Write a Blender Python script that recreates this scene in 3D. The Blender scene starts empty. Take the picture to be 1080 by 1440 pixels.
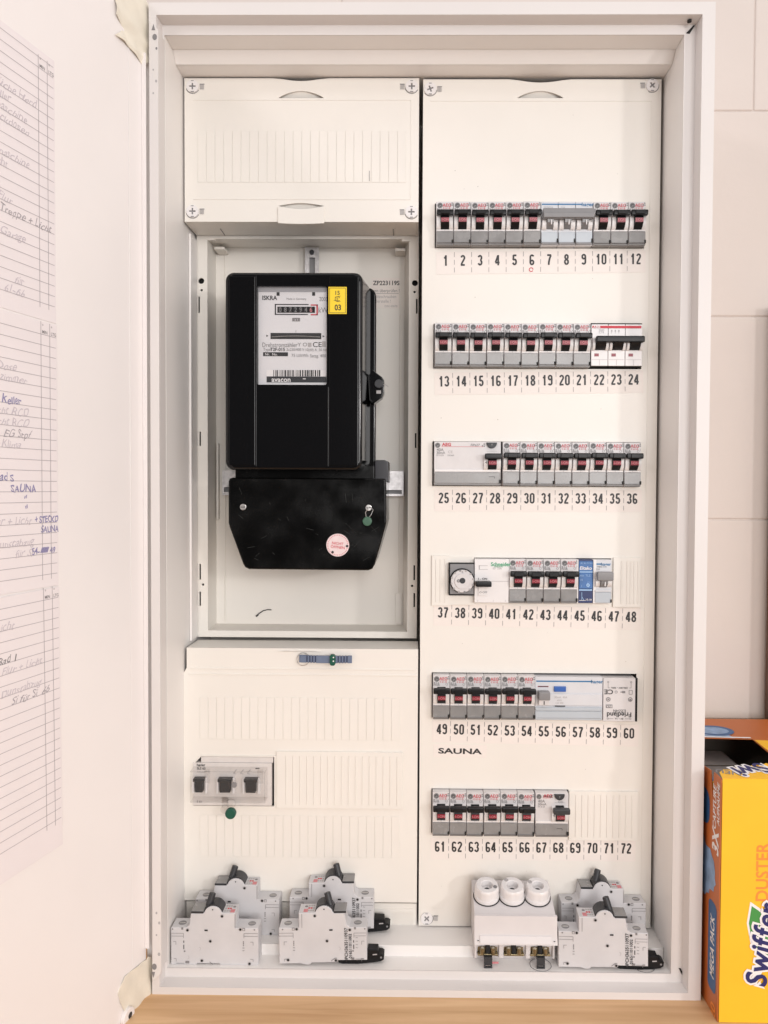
import bpy, bmesh, math, random
from mathutils import Vector, Matrix
random.seed(7)
R = math.radians
scn = bpy.context.scene
col = scn.collection

# ------------------------------------------------------------------ camera
F, PCX, PCY = 1081.0, 570.0, 715.0            # focal length and principal point, photo pixels (1080 x 1440)
CAM = Vector((0.0, -0.757, 0.5093))
_a = Vector((11.0, 28.0, -F)).normalized()     # world Y in camera space
_b = Vector((math.sin(R(0.3)), math.cos(R(0.3)), 0.0)); _b = (_b - _a * _b.dot(_a)).normalized()
_c = _a.cross(_b)
ROT = Matrix((_c, _a, _b))                     # camera -> world
cd = bpy.data.cameras.new('camera'); cam = bpy.data.objects.new('camera', cd); col.objects.link(cam)
cam.matrix_world = Matrix.Translation(CAM) @ ROT.to_4x4()
cd.sensor_fit = 'VERTICAL'; cd.sensor_height = 36.0; cd.lens = 36.0 * F / 1440.0
cd.shift_x = -(PCX - 540.0) / 1440.0; cd.shift_y = (PCY - 720.0) / 1440.0
cd.clip_start = 0.02; cd.clip_end = 50.0
scn.camera = cam

# ------------------------------------------------------------------ light
w = bpy.data.worlds.new('World'); scn.world = w; w.use_nodes = True
bg = w.node_tree.nodes['Background']; bg.inputs[0].default_value = (1.0, 0.965, 0.955, 1)
_nt = w.node_tree; _tc = _nt.nodes.new('ShaderNodeTexCoord')         # the room: light all round, dim behind the photographer
_dp = _nt.nodes.new('ShaderNodeVectorMath'); _dp.operation = 'DOT_PRODUCT'; _dp.inputs[1].default_value = Vector((-0.12, -0.98, 0.06)).normalized()
_mr = _nt.nodes.new('ShaderNodeMapRange'); _mr.interpolation_type = 'SMOOTHSTEP'
_mr.inputs[1].default_value = 0.70; _mr.inputs[2].default_value = 0.94; _mr.inputs[3].default_value = 1.03; _mr.inputs[4].default_value = 0.16
_nt.links.new(_tc.outputs['Generated'], _dp.inputs[0]); _nt.links.new(_dp.outputs['Value'], _mr.inputs[0]); _sx = _nt.nodes.new('ShaderNodeSeparateXYZ'); _nt.links.new(_tc.outputs['Generated'], _sx.inputs[0])   # and a darker floor
_mz = _nt.nodes.new('ShaderNodeMapRange'); _mz.interpolation_type = 'SMOOTHSTEP'
_mz.inputs[1].default_value = -0.45; _mz.inputs[2].default_value = 0.05; _mz.inputs[3].default_value = 0.35; _mz.inputs[4].default_value = 1.0
_nt.links.new(_sx.outputs['Z'], _mz.inputs[0]); _mu = _nt.nodes.new('ShaderNodeMath'); _mu.operation = 'MULTIPLY'
_nt.links.new(_mr.outputs[0], _mu.inputs[0]); _nt.links.new(_mz.outputs[0], _mu.inputs[1]); _nt.links.new(_mu.outputs[0], bg.inputs[1])
def area(name, loc, aim, size, power, color):
    l = bpy.data.lights.new(name, 'AREA'); l.shape = 'DISK'; l.size = size; l.energy = power; l.color = color
    o = bpy.data.objects.new(name, l); col.objects.link(o); o.location = loc
    o.rotation_euler = (Vector(aim) - Vector(loc)).to_track_quat('-Z', 'Y').to_euler()
    return o
area('lamp_right', (1.75, -2.0, 0.86), (0, 0, 0.5), 0.20, 12.0, (1.0, 0.95, 0.93))
area('lamp_ceiling', (-1.45, -1.65, 1.70), (0.1, 0.1, 0.6), 0.30, 6.0, (1.0, 0.94, 0.97))
area('fill_light', (0.80, -3.2, 0.95), (0, 0, 0.35), 1.6, 52.0, (1.0, 0.975, 0.965))  # broad soft fill added to brighten the front, not a fixture
scn.view_settings.view_transform = 'Standard'; scn.view_settings.look = 'None'
scn.view_settings.exposure = 0.0; scn.view_settings.gamma = 1.0
scn.view_settings.use_curve_mapping = False

# ------------------------------------------------------------------ where a photo point lies on a real plane
def U(px, py, y):
    d = ROT @ Vector(((px - PCX) / F, -(py - PCY) / F, -1.0))
    t = (y - CAM.y) / d.y
    p = CAM + d * t
    return p.x, p.z
def UX(px, py, y): return U(px, py, y)[0]
def UZ(px, py, y): return U(px, py, y)[1]

# ------------------------------------------------------------------ materials
MATS = {}
def mat(name, c, rough=0.5, metal=0.0, bump=0.0, bscale=300.0, var=0.0, vscale=20.0, spec=0.5, trans=0.0, coat=0.0, alpha=1.0, rvar=0.0):
    m = bpy.data.materials.new(name); m.use_nodes = True
    nt = m.node_tree; b = nt.nodes['Principled BSDF']
    b.inputs['Base Color'].default_value = (*c, 1); b.inputs['Roughness'].default_value = rough
    b.inputs['Metallic'].default_value = metal; b.inputs['Specular IOR Level'].default_value = spec
    b.inputs['Transmission Weight'].default_value = trans; b.inputs['Coat Weight'].default_value = coat
    b.inputs['Alpha'].default_value = alpha
    tc = nt.nodes.new('ShaderNodeTexCoord')
    if var > 0:
        n = nt.nodes.new('ShaderNodeTexNoise'); n.inputs['Scale'].default_value = vscale; n.inputs['Detail'].default_value = 5
        oi = nt.nodes.new('ShaderNodeObjectInfo')
        ad = nt.nodes.new('ShaderNodeVectorMath'); ad.operation = 'ADD'
        nt.links.new(tc.outputs['Object'], ad.inputs[0]); nt.links.new(oi.outputs['Random'], ad.inputs[1])
        nt.links.new(ad.outputs[0], n.inputs['Vector'])
        r = nt.nodes.new('ShaderNodeMapRange'); r.inputs[1].default_value = 0.3; r.inputs[2].default_value = 0.7
        r.inputs[3].default_value = 1 - var; r.inputs[4].default_value = 1 + var * 0.6
        nt.links.new(n.outputs['Fac'], r.inputs[0])
        mx = nt.nodes.new('ShaderNodeVectorMath'); mx.operation = 'SCALE'; mx.inputs[0].default_value = c
        nt.links.new(r.outputs[0], mx.inputs['Scale']); nt.links.new(mx.outputs[0], b.inputs['Base Color'])
        if rvar > 0:
            r2 = nt.nodes.new('ShaderNodeMapRange'); r2.inputs[1].default_value = 0.3; r2.inputs[2].default_value = 0.7
            r2.inputs[3].default_value = rough - rvar; r2.inputs[4].default_value = rough + rvar
            nt.links.new(n.outputs['Fac'], r2.inputs[0]); nt.links.new(r2.outputs[0], b.inputs['Roughness'])
    if bump > 0:
        n2 = nt.nodes.new('ShaderNodeTexNoise'); n2.inputs['Scale'].default_value = bscale; n2.inputs['Detail'].default_value = 3
        nt.links.new(tc.outputs['Object'], n2.inputs['Vector'])
        bp = nt.nodes.new('ShaderNodeBump'); bp.inputs['Strength'].default_value = bump; bp.inputs['Distance'].default_value = 0.001
        nt.links.new(n2.outputs['Fac'], bp.inputs['Height']); nt.links.new(bp.outputs[0], b.inputs['Normal'])
    MATS[name] = m
    return m
BOXP = mat('lightened_cabinet_paint', (0.83, 0.80, 0.775), 0.42, bump=0.06, bscale=500, var=0.02, vscale=7, rvar=0.05)  # paler copy of the cabinet paint, brightening the box through its colour
PAINT = mat('cabinet_paint', (0.71, 0.672, 0.652), 0.42, bump=0.06, bscale=500, var=0.02, vscale=7, rvar=0.05)
PLAST = mat('cover_plastic', (0.82, 0.785, 0.73), 0.42, bump=0.05, bscale=900, var=0.025, vscale=9, rvar=0.06)
DOORP = mat('door_paint', (0.85, 0.805, 0.79), 0.38, bump=0.06, bscale=400, var=0.025, vscale=5, rvar=0.06)
INNER = mat('galvanised_white', (0.74, 0.71, 0.66), 0.4, bump=0.05, bscale=400, var=0.03, vscale=12)
GREYH = mat('breaker_housing', (0.67, 0.645, 0.645), 0.38, bump=0.04, bscale=1500, var=0.05, vscale=60)
LGREY = mat('loose_breaker_plastic', (0.60, 0.59, 0.60), 0.5, bump=0.06, bscale=1800, var=0.05, vscale=40)
WHITP = mat('white_plastic', (0.80, 0.775, 0.77), 0.35, bump=0.03, bscale=1500, var=0.03, vscale=50)
HAGER = mat('cool_white_plastic', (0.66, 0.665, 0.69), 0.35, bump=0.03, bscale=1500, var=0.03, vscale=50)
HFLAP = mat('pale_blue_clear_flap', (0.50, 0.545, 0.59), 0.2, var=0.03, vscale=50)
FLAP = mat('grey_clear_flap', (0.265, 0.26, 0.257), 0.24, bump=0.05, bscale=500, var=0.12, vscale=70, rvar=0.08)
FLAPB = mat('flap_lower_rim', (0.20, 0.19, 0.185), 0.35, var=0.1, vscale=80)
BLACK = mat('black_toggle_plastic', (0.008, 0.008, 0.009), 0.33, spec=0.25, bump=0.05, bscale=900)
DARKG = mat('dark_grey_plastic', (0.036, 0.037, 0.041), 0.4, spec=0.35, bump=0.05, bscale=900)
MIDG = mat('mid_grey_plastic', (0.23, 0.225, 0.23), 0.35, bump=0.03, bscale=900, var=0.05, vscale=80)
REDB = mat('red_indicator', (0.24, 0.012, 0.03), 0.35)
RED = mat('red_print', (0.56, 0.03, 0.05), 0.5)
PINKP = mat('pale_red_print', (0.62, 0.22, 0.24), 0.5)
INK = mat('black_print', (0.025, 0.024, 0.026), 0.5)
GINK = mat('grey_print', (0.22, 0.21, 0.215), 0.5)
LINK = mat('light_grey_print', (0.42, 0.40, 0.40), 0.5)
EMBL = mat('dark_grey_emblem', (0.085, 0.085, 0.088), 0.5)
SCR = mat('scuff_mark', (0.03, 0.032, 0.03), 0.6)
SPECK = mat('dust_speck', (0.42, 0.38, 0.34), 0.8)
WINK = mat('white_print', (0.82, 0.80, 0.80), 0.5)
BLUEP = mat('blue_print', (0.02, 0.16, 0.36), 0.45)
GREENP = mat('green_print', (0.03, 0.36, 0.16), 0.5)
BLUEB = mat('blue_button', (0.035, 0.12, 0.42), 0.3)
TIMER = mat('blue_timer_plastic', (0.05, 0.155, 0.40), 0.35, var=0.12, vscale=90)
TIMERD = mat('dark_blue_timer_plastic', (0.015, 0.03, 0.12), 0.35)
SKYB = mat('light_blue_print', (0.33, 0.52, 0.78), 0.5)
GAP = mat('dark_gap', (0.012, 0.011, 0.011), 0.8)
METER = mat('glossy_black_bakelite', (0.0025, 0.0025, 0.0032), 0.10, spec=0.35, bump=0.02, bscale=60)
METERT = mat('scuffed_black_bakelite', (0.003, 0.003, 0.003), 0.20, spec=0.25, bump=0.05, bscale=90, var=0.5, vscale=35, rvar=0.12)
CARD = mat('meter_card', (0.74, 0.73, 0.75), 0.5, var=0.02, vscale=30)
CARDG = mat('meter_card_grey', (0.36, 0.36, 0.38), 0.5)
YEL = mat('yellow_sticker', (0.86, 0.62, 0.02), 0.45)
ZINC = mat('galvanised_steel', (0.62, 0.60, 0.60), 0.42, metal=0.7, bump=0.1, bscale=300, var=0.22, vscale=180)
STEEL = mat('screw_steel', (0.65, 0.63, 0.61), 0.3, metal=0.9, var=0.15, vscale=300)
BRASS = mat('brass_terminal', (0.27, 0.22, 0.13), 0.28, metal=0.85, var=0.3, vscale=300)
GSEAL = mat('green_seal', (0.006, 0.085, 0.055), 0.35, bump=0.1, bscale=700)
OSEAL = mat('olive_green_seal', (0.05, 0.13, 0.08), 0.4, var=0.2, vscale=300)
STRAP = mat('blue_grey_strap', (0.15, 0.19, 0.28), 0.4, bump=0.1, bscale=600, var=0.1, vscale=150)
STRAPD = mat('dark_blue_strap', (0.045, 0.06, 0.12), 0.4)
PAPER = mat('form_paper', (0.80, 0.74, 0.745), 0.75, bump=0.05, bscale=60, var=0.015, vscale=30)
LINEP = mat('form_line', (0.42, 0.385, 0.40), 0.7)
PEN = mat('faint_pencil', (0.58, 0.525, 0.56), 0.7)
MPEN = mat('grey_pencil', (0.40, 0.365, 0.39), 0.7)
BPEN = mat('blue_ink_pen', (0.27, 0.25, 0.42), 0.6)
LABEL = mat('number_label_paper', (0.83, 0.77, 0.725), 0.55)
TAPE = mat('cream_masking_tape', (0.80, 0.745, 0.635), 0.6, bump=0.35, bscale=90, var=0.06, vscale=40)
STKR = mat('pink_white_sticker', (0.80, 0.66, 0.66), 0.5, var=0.05, vscale=200)
CLEAR = mat('clear_plastic', (0.30, 0.29, 0.29), 0.08, spec=0.5, bump=0.05, bscale=200, alpha=0.075)
PANE = mat('window_glass', (0.05, 0.05, 0.05), 0.05, spec=0.5, alpha=0.05)
CLEAR.node_tree.nodes['Principled BSDF'].inputs['IOR'].default_value = 1.25
FROST = mat('frosted_switch_plastic', (0.70, 0.66, 0.635), 0.3, var=0.06, vscale=80)
PORC = mat('fuse_cap_porcelain', (0.78, 0.755, 0.75), 0.25, var=0.02, vscale=60)
FUSEB = mat('fuse_body_plastic', (0.66, 0.63, 0.63), 0.42, bump=0.04, bscale=900, var=0.03, vscale=40)
CYEL = mat('yellow_carton', (0.90, 0.50, 0.022), 0.42, var=0.03, vscale=25, bump=0.04, bscale=120)
CORA = mat('orange_carton', (0.50, 0.135, 0.03), 0.45, var=0.10, vscale=15, bump=0.04, bscale=120)
ORAP = mat('orange_print', (0.80, 0.26, 0.04), 0.5)
CBLU = mat('blue_carton_print', (0.03, 0.11, 0.27), 0.45, var=0.15, vscale=60)
CLBL = mat('pale_blue_carton_print', (0.24, 0.36, 0.55), 0.5, var=0.3, vscale=90)
NAVY = mat('navy_print', (0.012, 0.016, 0.12), 0.45)
CGRN = mat('green_carton_print', (0.05, 0.27, 0.06), 0.45)
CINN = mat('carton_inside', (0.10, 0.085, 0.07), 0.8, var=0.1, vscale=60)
PACK = mat('refill_pack_film', (0.30, 0.28, 0.27), 0.25, bump=0.3, bscale=60, var=0.1, vscale=50)
PACKB = mat('refill_pack_blue', (0.06, 0.12, 0.24), 0.35, var=0.2, vscale=80)
PACKY = mat('refill_pack_yellow', (0.62, 0.50, 0.02), 0.35, var=0.2, vscale=80)
BROWN = mat('brown_board', (0.16, 0.09, 0.06), 0.6, var=0.2, vscale=20)

def wood():
    m = bpy.data.materials.new('light_wood'); m.use_nodes = True; nt = m.node_tree; b = nt.nodes['Principled BSDF']
    tc = nt.nodes.new('ShaderNodeTexCoord'); mp = nt.nodes.new('ShaderNodeMapping'); mp.inputs['Scale'].default_value = (4, 70, 70)
    n = nt.nodes.new('ShaderNodeTexNoise'); n.inputs['Scale'].default_value = 1.0; n.inputs['Detail'].default_value = 8; n.inputs['Distortion'].default_value = 0.6
    cr = nt.nodes.new('ShaderNodeValToRGB'); cr.color_ramp.elements[0].position = 0.3; cr.color_ramp.elements[1].position = 0.72
    cr.color_ramp.elements[0].color = (0.52, 0.30, 0.14, 1); cr.color_ramp.elements[1].color = (0.76, 0.51, 0.29, 1)
    nt.links.new(tc.outputs['Object'], mp.inputs[0]); nt.links.new(mp.outputs[0], n.inputs['Vector']); nt.links.new(n.outputs['Fac'], cr.inputs[0])
    nt.links.new(cr.outputs[0], b.inputs['Base Color']); b.inputs['Roughness'].default_value = 0.45
    bp = nt.nodes.new('ShaderNodeBump'); bp.inputs['Strength'].default_value = 0.15; bp.inputs['Distance'].default_value = 0.001
    nt.links.new(n.outputs['Fac'], bp.inputs['Height']); nt.links.new(bp.outputs[0], b.inputs['Normal'])
    return m
WOOD = wood()
def wallmat():
    m = mat('painted_block_wall', (0.68, 0.605, 0.56), 0.75, var=0.035, vscale=6)
    nt = m.node_tree; b = nt.nodes['Principled BSDF']; tc = nt.nodes.new('ShaderNodeTexCoord')
    n1 = nt.nodes.new('ShaderNodeTexNoise'); n1.inputs['Scale'].default_value = 14; n1.inputs['Detail'].default_value = 8; n1.inputs['Roughness'].default_value = 0.55
    nt.links.new(tc.outputs['Object'], n1.inputs['Vector'])
    bp = nt.nodes.new('ShaderNodeBump'); bp.inputs['Strength'].default_value = 0.25; bp.inputs['Distance'].default_value = 0.006
    nt.links.new(n1.outputs['Fac'], bp.inputs['Height']); nt.links.new(bp.outputs[0], b.inputs['Normal'])
    return m
WALLM = wallmat()

# ------------------------------------------------------------------ mesh builder (x right, z up, -y towards the viewer)
_fonts = {}
def glyphs(s, bold):
    k = (s, bold)
    if k not in _fonts:
        cu = bpy.data.curves.new('t', 'FONT'); cu.body = s; cu.size = 1.0; cu.resolution_u = 3; cu.offset = bold
        cu.fill_mode = 'FRONT'
        ob = bpy.data.objects.new('t', cu); col.objects.link(ob)
        dg = bpy.context.evaluated_depsgraph_get()
        me = bpy.data.meshes.new_from_object(ob.evaluated_get(dg))
        vs = [(v.co.x, v.co.y) for v in me.vertices]; fs = [tuple(p.vertices) for p in me.polygons]
        bpy.data.objects.remove(ob); bpy.data.curves.remove(cu); bpy.data.meshes.remove(me)
        if not vs: vs = [(0, 0)]
        _fonts[k] = (vs, fs)
    return _fonts[k]

class MB:
    def __init__(s): s.bm = bmesh.new(); s.mats = []
    def mi(s, m):
        if m not in s.mats: s.mats.append(m)
        return s.mats.index(m)
    def _set(s, faces, m):
        i = s.mi(m)
        for f in faces: f.material_index = i
    def box(s, x0, x1, y0, y1, z0, z1, m, bev=0.0, seg=2):
        t = bmesh.new()
        c = ((x0+x1)/2, (y0+y1)/2, (z0+z1)/2)
        bmesh.ops.create_cube(t, size=1.0, matrix=Matrix.Translation(c) @ Matrix.Diagonal((abs(x1-x0), abs(y1-y0), abs(z1-z0), 1)))
        if bev > 0:
            bmesh.ops.bevel(t, geom=t.edges[:], offset=bev, segments=seg, profile=0.5, affect='EDGES')
        s.merge(t, m)
    def merge(s, t, m, M=None):
        i = s.mi(m); vm = {}
        for v in t.verts: vm[v] = s.bm.verts.new(M @ v.co if M else v.co)
        for f in t.faces:
            try: nf = s.bm.faces.new([vm[v] for v in f.verts]); nf.material_index = i
            except ValueError: pass
        t.free()
    def poly(s, pts, m):
        f = s.bm.faces.new([s.bm.verts.new(p) for p in pts]); s._set([f], m); return f
    def rect(s, x0, x1, z0, z1, y, m):
        s.poly([(x0, y, z0), (x1, y, z0), (x1, y, z1), (x0, y, z1)], m)
    def prism(s, pts, y0, y1, m, bev=0.0, seg=2):
        t = bmesh.new()
        a = [t.verts.new((p[0], y0, p[1])) for p in pts]; b = [t.verts.new((p[0], y1, p[1])) for p in pts]
        n = len(pts)
        t.faces.new(a); t.faces.new(b[::-1])
        for i in range(n): t.faces.new((a[i], b[i], b[(i+1) % n], a[(i+1) % n]))
        bmesh.ops.recalc_face_normals(t, faces=t.faces[:])
        if bev > 0:
            es = [e for e in t.edges if e.verts[0].co.y < (y0+y1)/2 and e.verts[1].co.y < (y0+y1)/2] if y0 < y1 else t.edges[:]
            bmesh.ops.bevel(t, geom=es, offset=bev, segments=seg, profile=0.5, affect='EDGES')
        s.merge(t, m)
    def xprism(s, pts, x0, x1, m):               # profile given as (y, z), pushed along x
        t = bmesh.new()
        a = [t.verts.new((x0, p[0], p[1])) for p in pts]; b = [t.verts.new((x1, p[0], p[1])) for p in pts]
        n = len(pts); t.faces.new(a); t.faces.new(b[::-1])
        for i in range(n): t.faces.new((a[i], b[i], b[(i+1) % n], a[(i+1) % n]))
        bmesh.ops.recalc_face_normals(t, faces=t.faces[:])
        s.merge(t, m)
    def plate(s, outer, holes, y0, y1, m, back=True):
        t = bmesh.new()
        def side(y):
            es = []
            loops = []
            for lp in [outer] + holes:
                vs = [t.verts.new((p[0], y, p[1])) for p in lp]; loops.append(vs)
                for i in range(len(vs)): es.append(t.edges.new((vs[i], vs[(i+1) % len(vs)])))
            bmesh.ops.triangle_fill(t, use_beauty=True, use_dissolve=False, edges=es, normal=(0, -1, 0))
            return loops
        la = side(y0)
        if back: lb = side(y1)
        else: lb = [[t.verts.new((p[0], y1, p[1])) for p in lp] for lp in [outer] + holes]
        for va, vb in zip(la, lb):
            for i in range(len(va)):
                j = (i+1) % len(va); t.faces.new((va[i], vb[i], vb[j], va[j]))
        bmesh.ops.recalc_face_normals(t, faces=t.faces[:])
        s.merge(t, m)
    def cyl(s, c, axis, r, h, m, seg=24, r2=None, bev=0.0):   # starts at c, runs h along axis
        t = bmesh.new()
        bmesh.ops.create_cone(t, cap_ends=True, segments=seg, radius1=r, radius2=r if r2 is None else r2, depth=h)
        if bev > 0:
            es = [e for e in t.edges if abs(e.verts[0].co.z - e.verts[1].co.z) < 1e-7]
            bmesh.ops.bevel(t, geom=es, offset=bev, segments=2, profile=0.5, affect='EDGES')
        q = Vector((0, 0, 1)).rotation_difference(Vector(axis).normalized())
        s.merge(t, m, Matrix.Translation(c) @ q.to_matrix().to_4x4() @ Matrix.Translation((0, 0, h/2)))
    def disc(s, x, z, r, y, m, seg=20):
        s.poly([(x + r*math.cos(2*math.pi*k/seg), y, z + r*math.sin(2*math.pi*k/seg)) for k in range(seg)], m)
    def ring(s, x, z, r0, r1, y, m, a0=0, a1=360, seg=24):
        n = max(3, int(seg*abs(a1-a0)/360)); i = s.mi(m)
        for k in range(n):
            t0, t1 = R(a0+(a1-a0)*k/n), R(a0+(a1-a0)*(k+1)/n)
            s.poly([(x+r0*math.cos(t0), y, z+r0*math.sin(t0)), (x+r1*math.cos(t0), y, z+r1*math.sin(t0)),
                    (x+r1*math.cos(t1), y, z+r1*math.sin(t1)), (x+r0*math.cos(t1), y, z+r0*math.sin(t1))], m)
    def line(s, x0, z0, x1, z1, wd, y, m):
        d = Vector((x1-x0, z1-z0)); n = Vector((-d.y, d.x)).normalized()*wd/2
        s.poly([(x0-n.x, y, z0-n.y), (x1-n.x, y, z1-n.y), (x1+n.x, y, z1+n.y), (x0+n.x, y, z0+n.y)], m)
    def tube(s, pts, r, m, seg=8, closed=False):
        pts = [Vector(p) for p in pts]; n = len(pts); rings = []; i0 = s.mi(m)
        for i, p in enumerate(pts):
            a = pts[(i-1) % n] if (closed or i) else p; b = pts[(i+1) % n] if (closed or i < n-1) else p
            d = (b-a).normalized(); up = Vector((0.13, 0.31, 0.94)); u = d.cross(up).normalized(); v = d.cross(u)
            rings.append([s.bm.verts.new(p + u*r*math.cos(2*math.pi*k/seg) + v*r*math.sin(2*math.pi*k/seg)) for k in range(seg)])
        for i in range(n if closed else n-1):
            A, B = rings[i], rings[(i+1) % n]
            for k in range(seg):
                f = s.bm.faces.new((A[k], A[(k+1) % seg], B[(k+1) % seg], B[k])); f.material_index = i0
        if not closed:
            for A in (rings[0], rings[-1][::-1]):
                f = s.bm.faces.new(A); f.material_index = i0
    def text(s, t, x, z, size, y, m, bold=0.0, sx=1.0, align='C', rot=0.0, shear=0.0, wob=0.0):
        vs, fs = glyphs(t, bold); i = s.mi(m)
        us = [v[0] for v in vs]; x0, x1 = min(us), max(us)
        off = {'C': (x0+x1)/2, 'L': x0, 'R': x1}[align]
        ca, sa = math.cos(R(rot)), math.sin(R(rot)); nv = []
        for (u, v) in vs:
            wv = wob*(0.09*math.sin(u*3.1+x*900) + 0.05*math.sin(u*7.7+v*5+z*700)) if wob else 0.0
            wu = wob*(0.10*math.sin(v*4.3+u*2.2+z*500) + 0.06*math.sin(u*5.3)) if wob else 0.0
            a = ((u-off+wu)*sx + shear*v)*size; b = (v*(1+1.6*wv)+wv-0.35)*size
            nv.append(s.bm.verts.new((x + a*ca - b*sa, y, z + a*sa + b*ca)))
        for f in fs:
            try: nf = s.bm.faces.new([nv[k] for k in f]); nf.material_index = i
            except ValueError: pass
    def build(s, name, parent=None, loc=(0, 0, 0), rot=(0, 0, 0), smooth=True):
        me = bpy.data.meshes.new(name)
        s.bm.normal_update(); s.bm.to_mesh(me); s.bm.free()
        for m in s.mats: me.materials.append(m)
        if smooth:
            for p in me.polygons: p.use_smooth = True
            me.set_sharp_from_angle(angle=R(38))
        o = bpy.data.objects.new(name, me); col.objects.link(o)
        o.location = loc; o.rotation_euler = rot
        if smooth:
            wn = o.modifiers.new('weighted', 'WEIGHTED_NORMAL'); wn.keep_sharp = True; wn.weight = 100
        if parent: o.parent = parent
        return o

def tag(o, label, cat, group=None):
    o['label'] = label; o['category'] = cat
    if group: o['group'] = group
    return o
def thing(name, label, cat, loc=(0, 0, 0), rot=(0, 0, 0), group=None):
    o = bpy.data.objects.new(name, None); o.empty_display_size = 0.01; col.objects.link(o)
    o.location = loc; o.rotation_euler = rot
    return tag(o, label, cat, group)
def dup(root, label, loc, rot=None, group=None):
    def cp(o, par):
        c = o.copy(); col.objects.link(c)
        if par: c.parent = par
        for ch in list(o.children): cp(ch, c)
        return c
    r = cp(root, None); r.location = loc
    if rot is not None: r.rotation_euler = rot
    r['label'] = label
    if group: r['group'] = group
    return r
def arc(cx, cz, rx, rz, a0, a1, n=10): return [(cx+rx*math.cos(R(a0+(a1-a0)*k/n)), cz+rz*math.sin(R(a0+(a1-a0)*k/n))) for k in range(n+1)]
DIG = {'0': [arc(.22, .77, .15, .16, 0, 180)+arc(.22, .23, .15, .16, 180, 360)+[(.37, .77)]], '1': [[(.08, .72), (.16, .76), (.25, .93)], [(.245, 1.0), (.245, 0)]],
 '2': [arc(.22, .74, .15, .19, 170, -30)+[(.12, .22), (.07, .07)], [(.02, .065), (.40, .065)]], '3': [arc(.21, .73, .145, .20, 165, -80), arc(.21, .28, .155, .215, 85, -165)],
 '4': [[(.30, 0), (.30, .97)], [(.28, .93), (.045, .29)], [(.02, .26), (.43, .26)]], '5': [[(.385, .93), (.10, .93)], [(.115, .97), (.085, .50)], arc(.21, .31, .155, .245, 140, -165)],
 '6': [arc(.22, .25, .15, .19, 0, 360, 18), [(.07, .25), (.07, .70)]+arc(.22, .75, .15, .18, 180, 20)], '7': [[(.03, .93), (.41, .93)], [(.375, .90), (.27, .62), (.19, .30), (.17, 0)]],
 '8': [arc(.22, .74, .135, .195, 0, 360, 18), arc(.22, .275, .155, .215, 0, 360, 18)], '9': [arc(.22, .75, .15, .19, 0, 360, 18), [(.37, .75), (.37, .30)]+arc(.22, .25, .15, .18, 0, -160)]}
def number(s, tx, x, z, hgt, y, m, wd=0.165, adv=0.55):
    tot = adv*len(tx)-0.09; i = s.mi(m)
    for k, ch in enumerate(tx):
        for n_, pl in enumerate(DIG[ch]):
            P = [Vector((x+(p[0]-tot/2+adv*k)*hgt, z+(p[1]-0.5)*hgt)) for p in pl]; L_, R_ = [], []
            for q in range(len(P)):
                d = (P[min(q+1, len(P)-1)]-P[max(q-1, 0)]).normalized(); nn = Vector((-d.y, d.x))*wd*hgt/2
                L_.append(s.bm.verts.new((P[q].x+nn.x, y-n_*0.00006, P[q].y+nn.y))); R_.append(s.bm.verts.new((P[q].x-nn.x, y-n_*0.00006, P[q].y-nn.y)))
            for q in range(len(P)-1):
                f = s.bm.faces.new((R_[q], R_[q+1], L_[q+1], L_[q])); f.material_index = i
def rectpts(x0, x1, z0, z1): return [(x0, z0), (x1, z0), (x1, z1), (x0, z1)]
def circ(x, z, r, n=28): return [(x + r*math.cos(2*math.pi*k/n), z + r*math.sin(2*math.pi*k/n)) for k in range(n)]
def rrect(x0, x1, z0, z1, r, n=5):
    o = []
    for (cx, cz, a) in ((x1-r, z0+r, -90), (x1-r, z1-r, 0), (x0+r, z1-r, 90), (x0+r, z0+r, 180)):
        for k in range(n+1):
            t = R(a + 90*k/n); o.append((cx + r*math.cos(t), cz + r*math.sin(t)))
    return o

# depths, metres behind the front of the cabinet frame
YL, YS, YP, YM, YB, YW = 0.0155, 0.040, 0.075, 0.1216, 0.166, 0.190

# ================================================================== SETTING
b = MB(); b.box(-1.6, 1.6, -0.75, YW+0.004, -0.04, 0.0, WOOD, 0.002)
tb = b.build('tabletop'); tb['kind'] = 'structure'
# painted block wall: blocks with real joints between them
b = MB(); jz = [UZ(1040, p, YW) for p in (1012, 727, 434, 156)]
ph = (jz[3]-jz[0])/3; zs = [jz[0] + k*ph for k in range(-3, 6)]
b.box(-1.8, 1.8, YW+0.0018, YW+0.12, -0.6, 2.0, WALLM)
xj = UX(1061, 80, YW); bl = 0.50
for k in range(len(zs)-1):
    sh = 0.0 if k == 6 else (0.20 if k % 2 else 0.31)
    x = xj + sh - 4*bl
    while x < 1.7:
        b.box(x+0.0004, x+bl-0.0004, YW, YW+0.02, zs[k]+0.0004, zs[k+1]-0.0004, WALLM, 0.0022, 3); x += bl
wl = b.build('wall'); wl['kind'] = 'structure'

# ================================================================== CABINET
cab = thing('distribution_cabinet', 'large open white steel distribution cabinet on the wooden tabletop', 'cabinet', (0, 0, 0))
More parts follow.
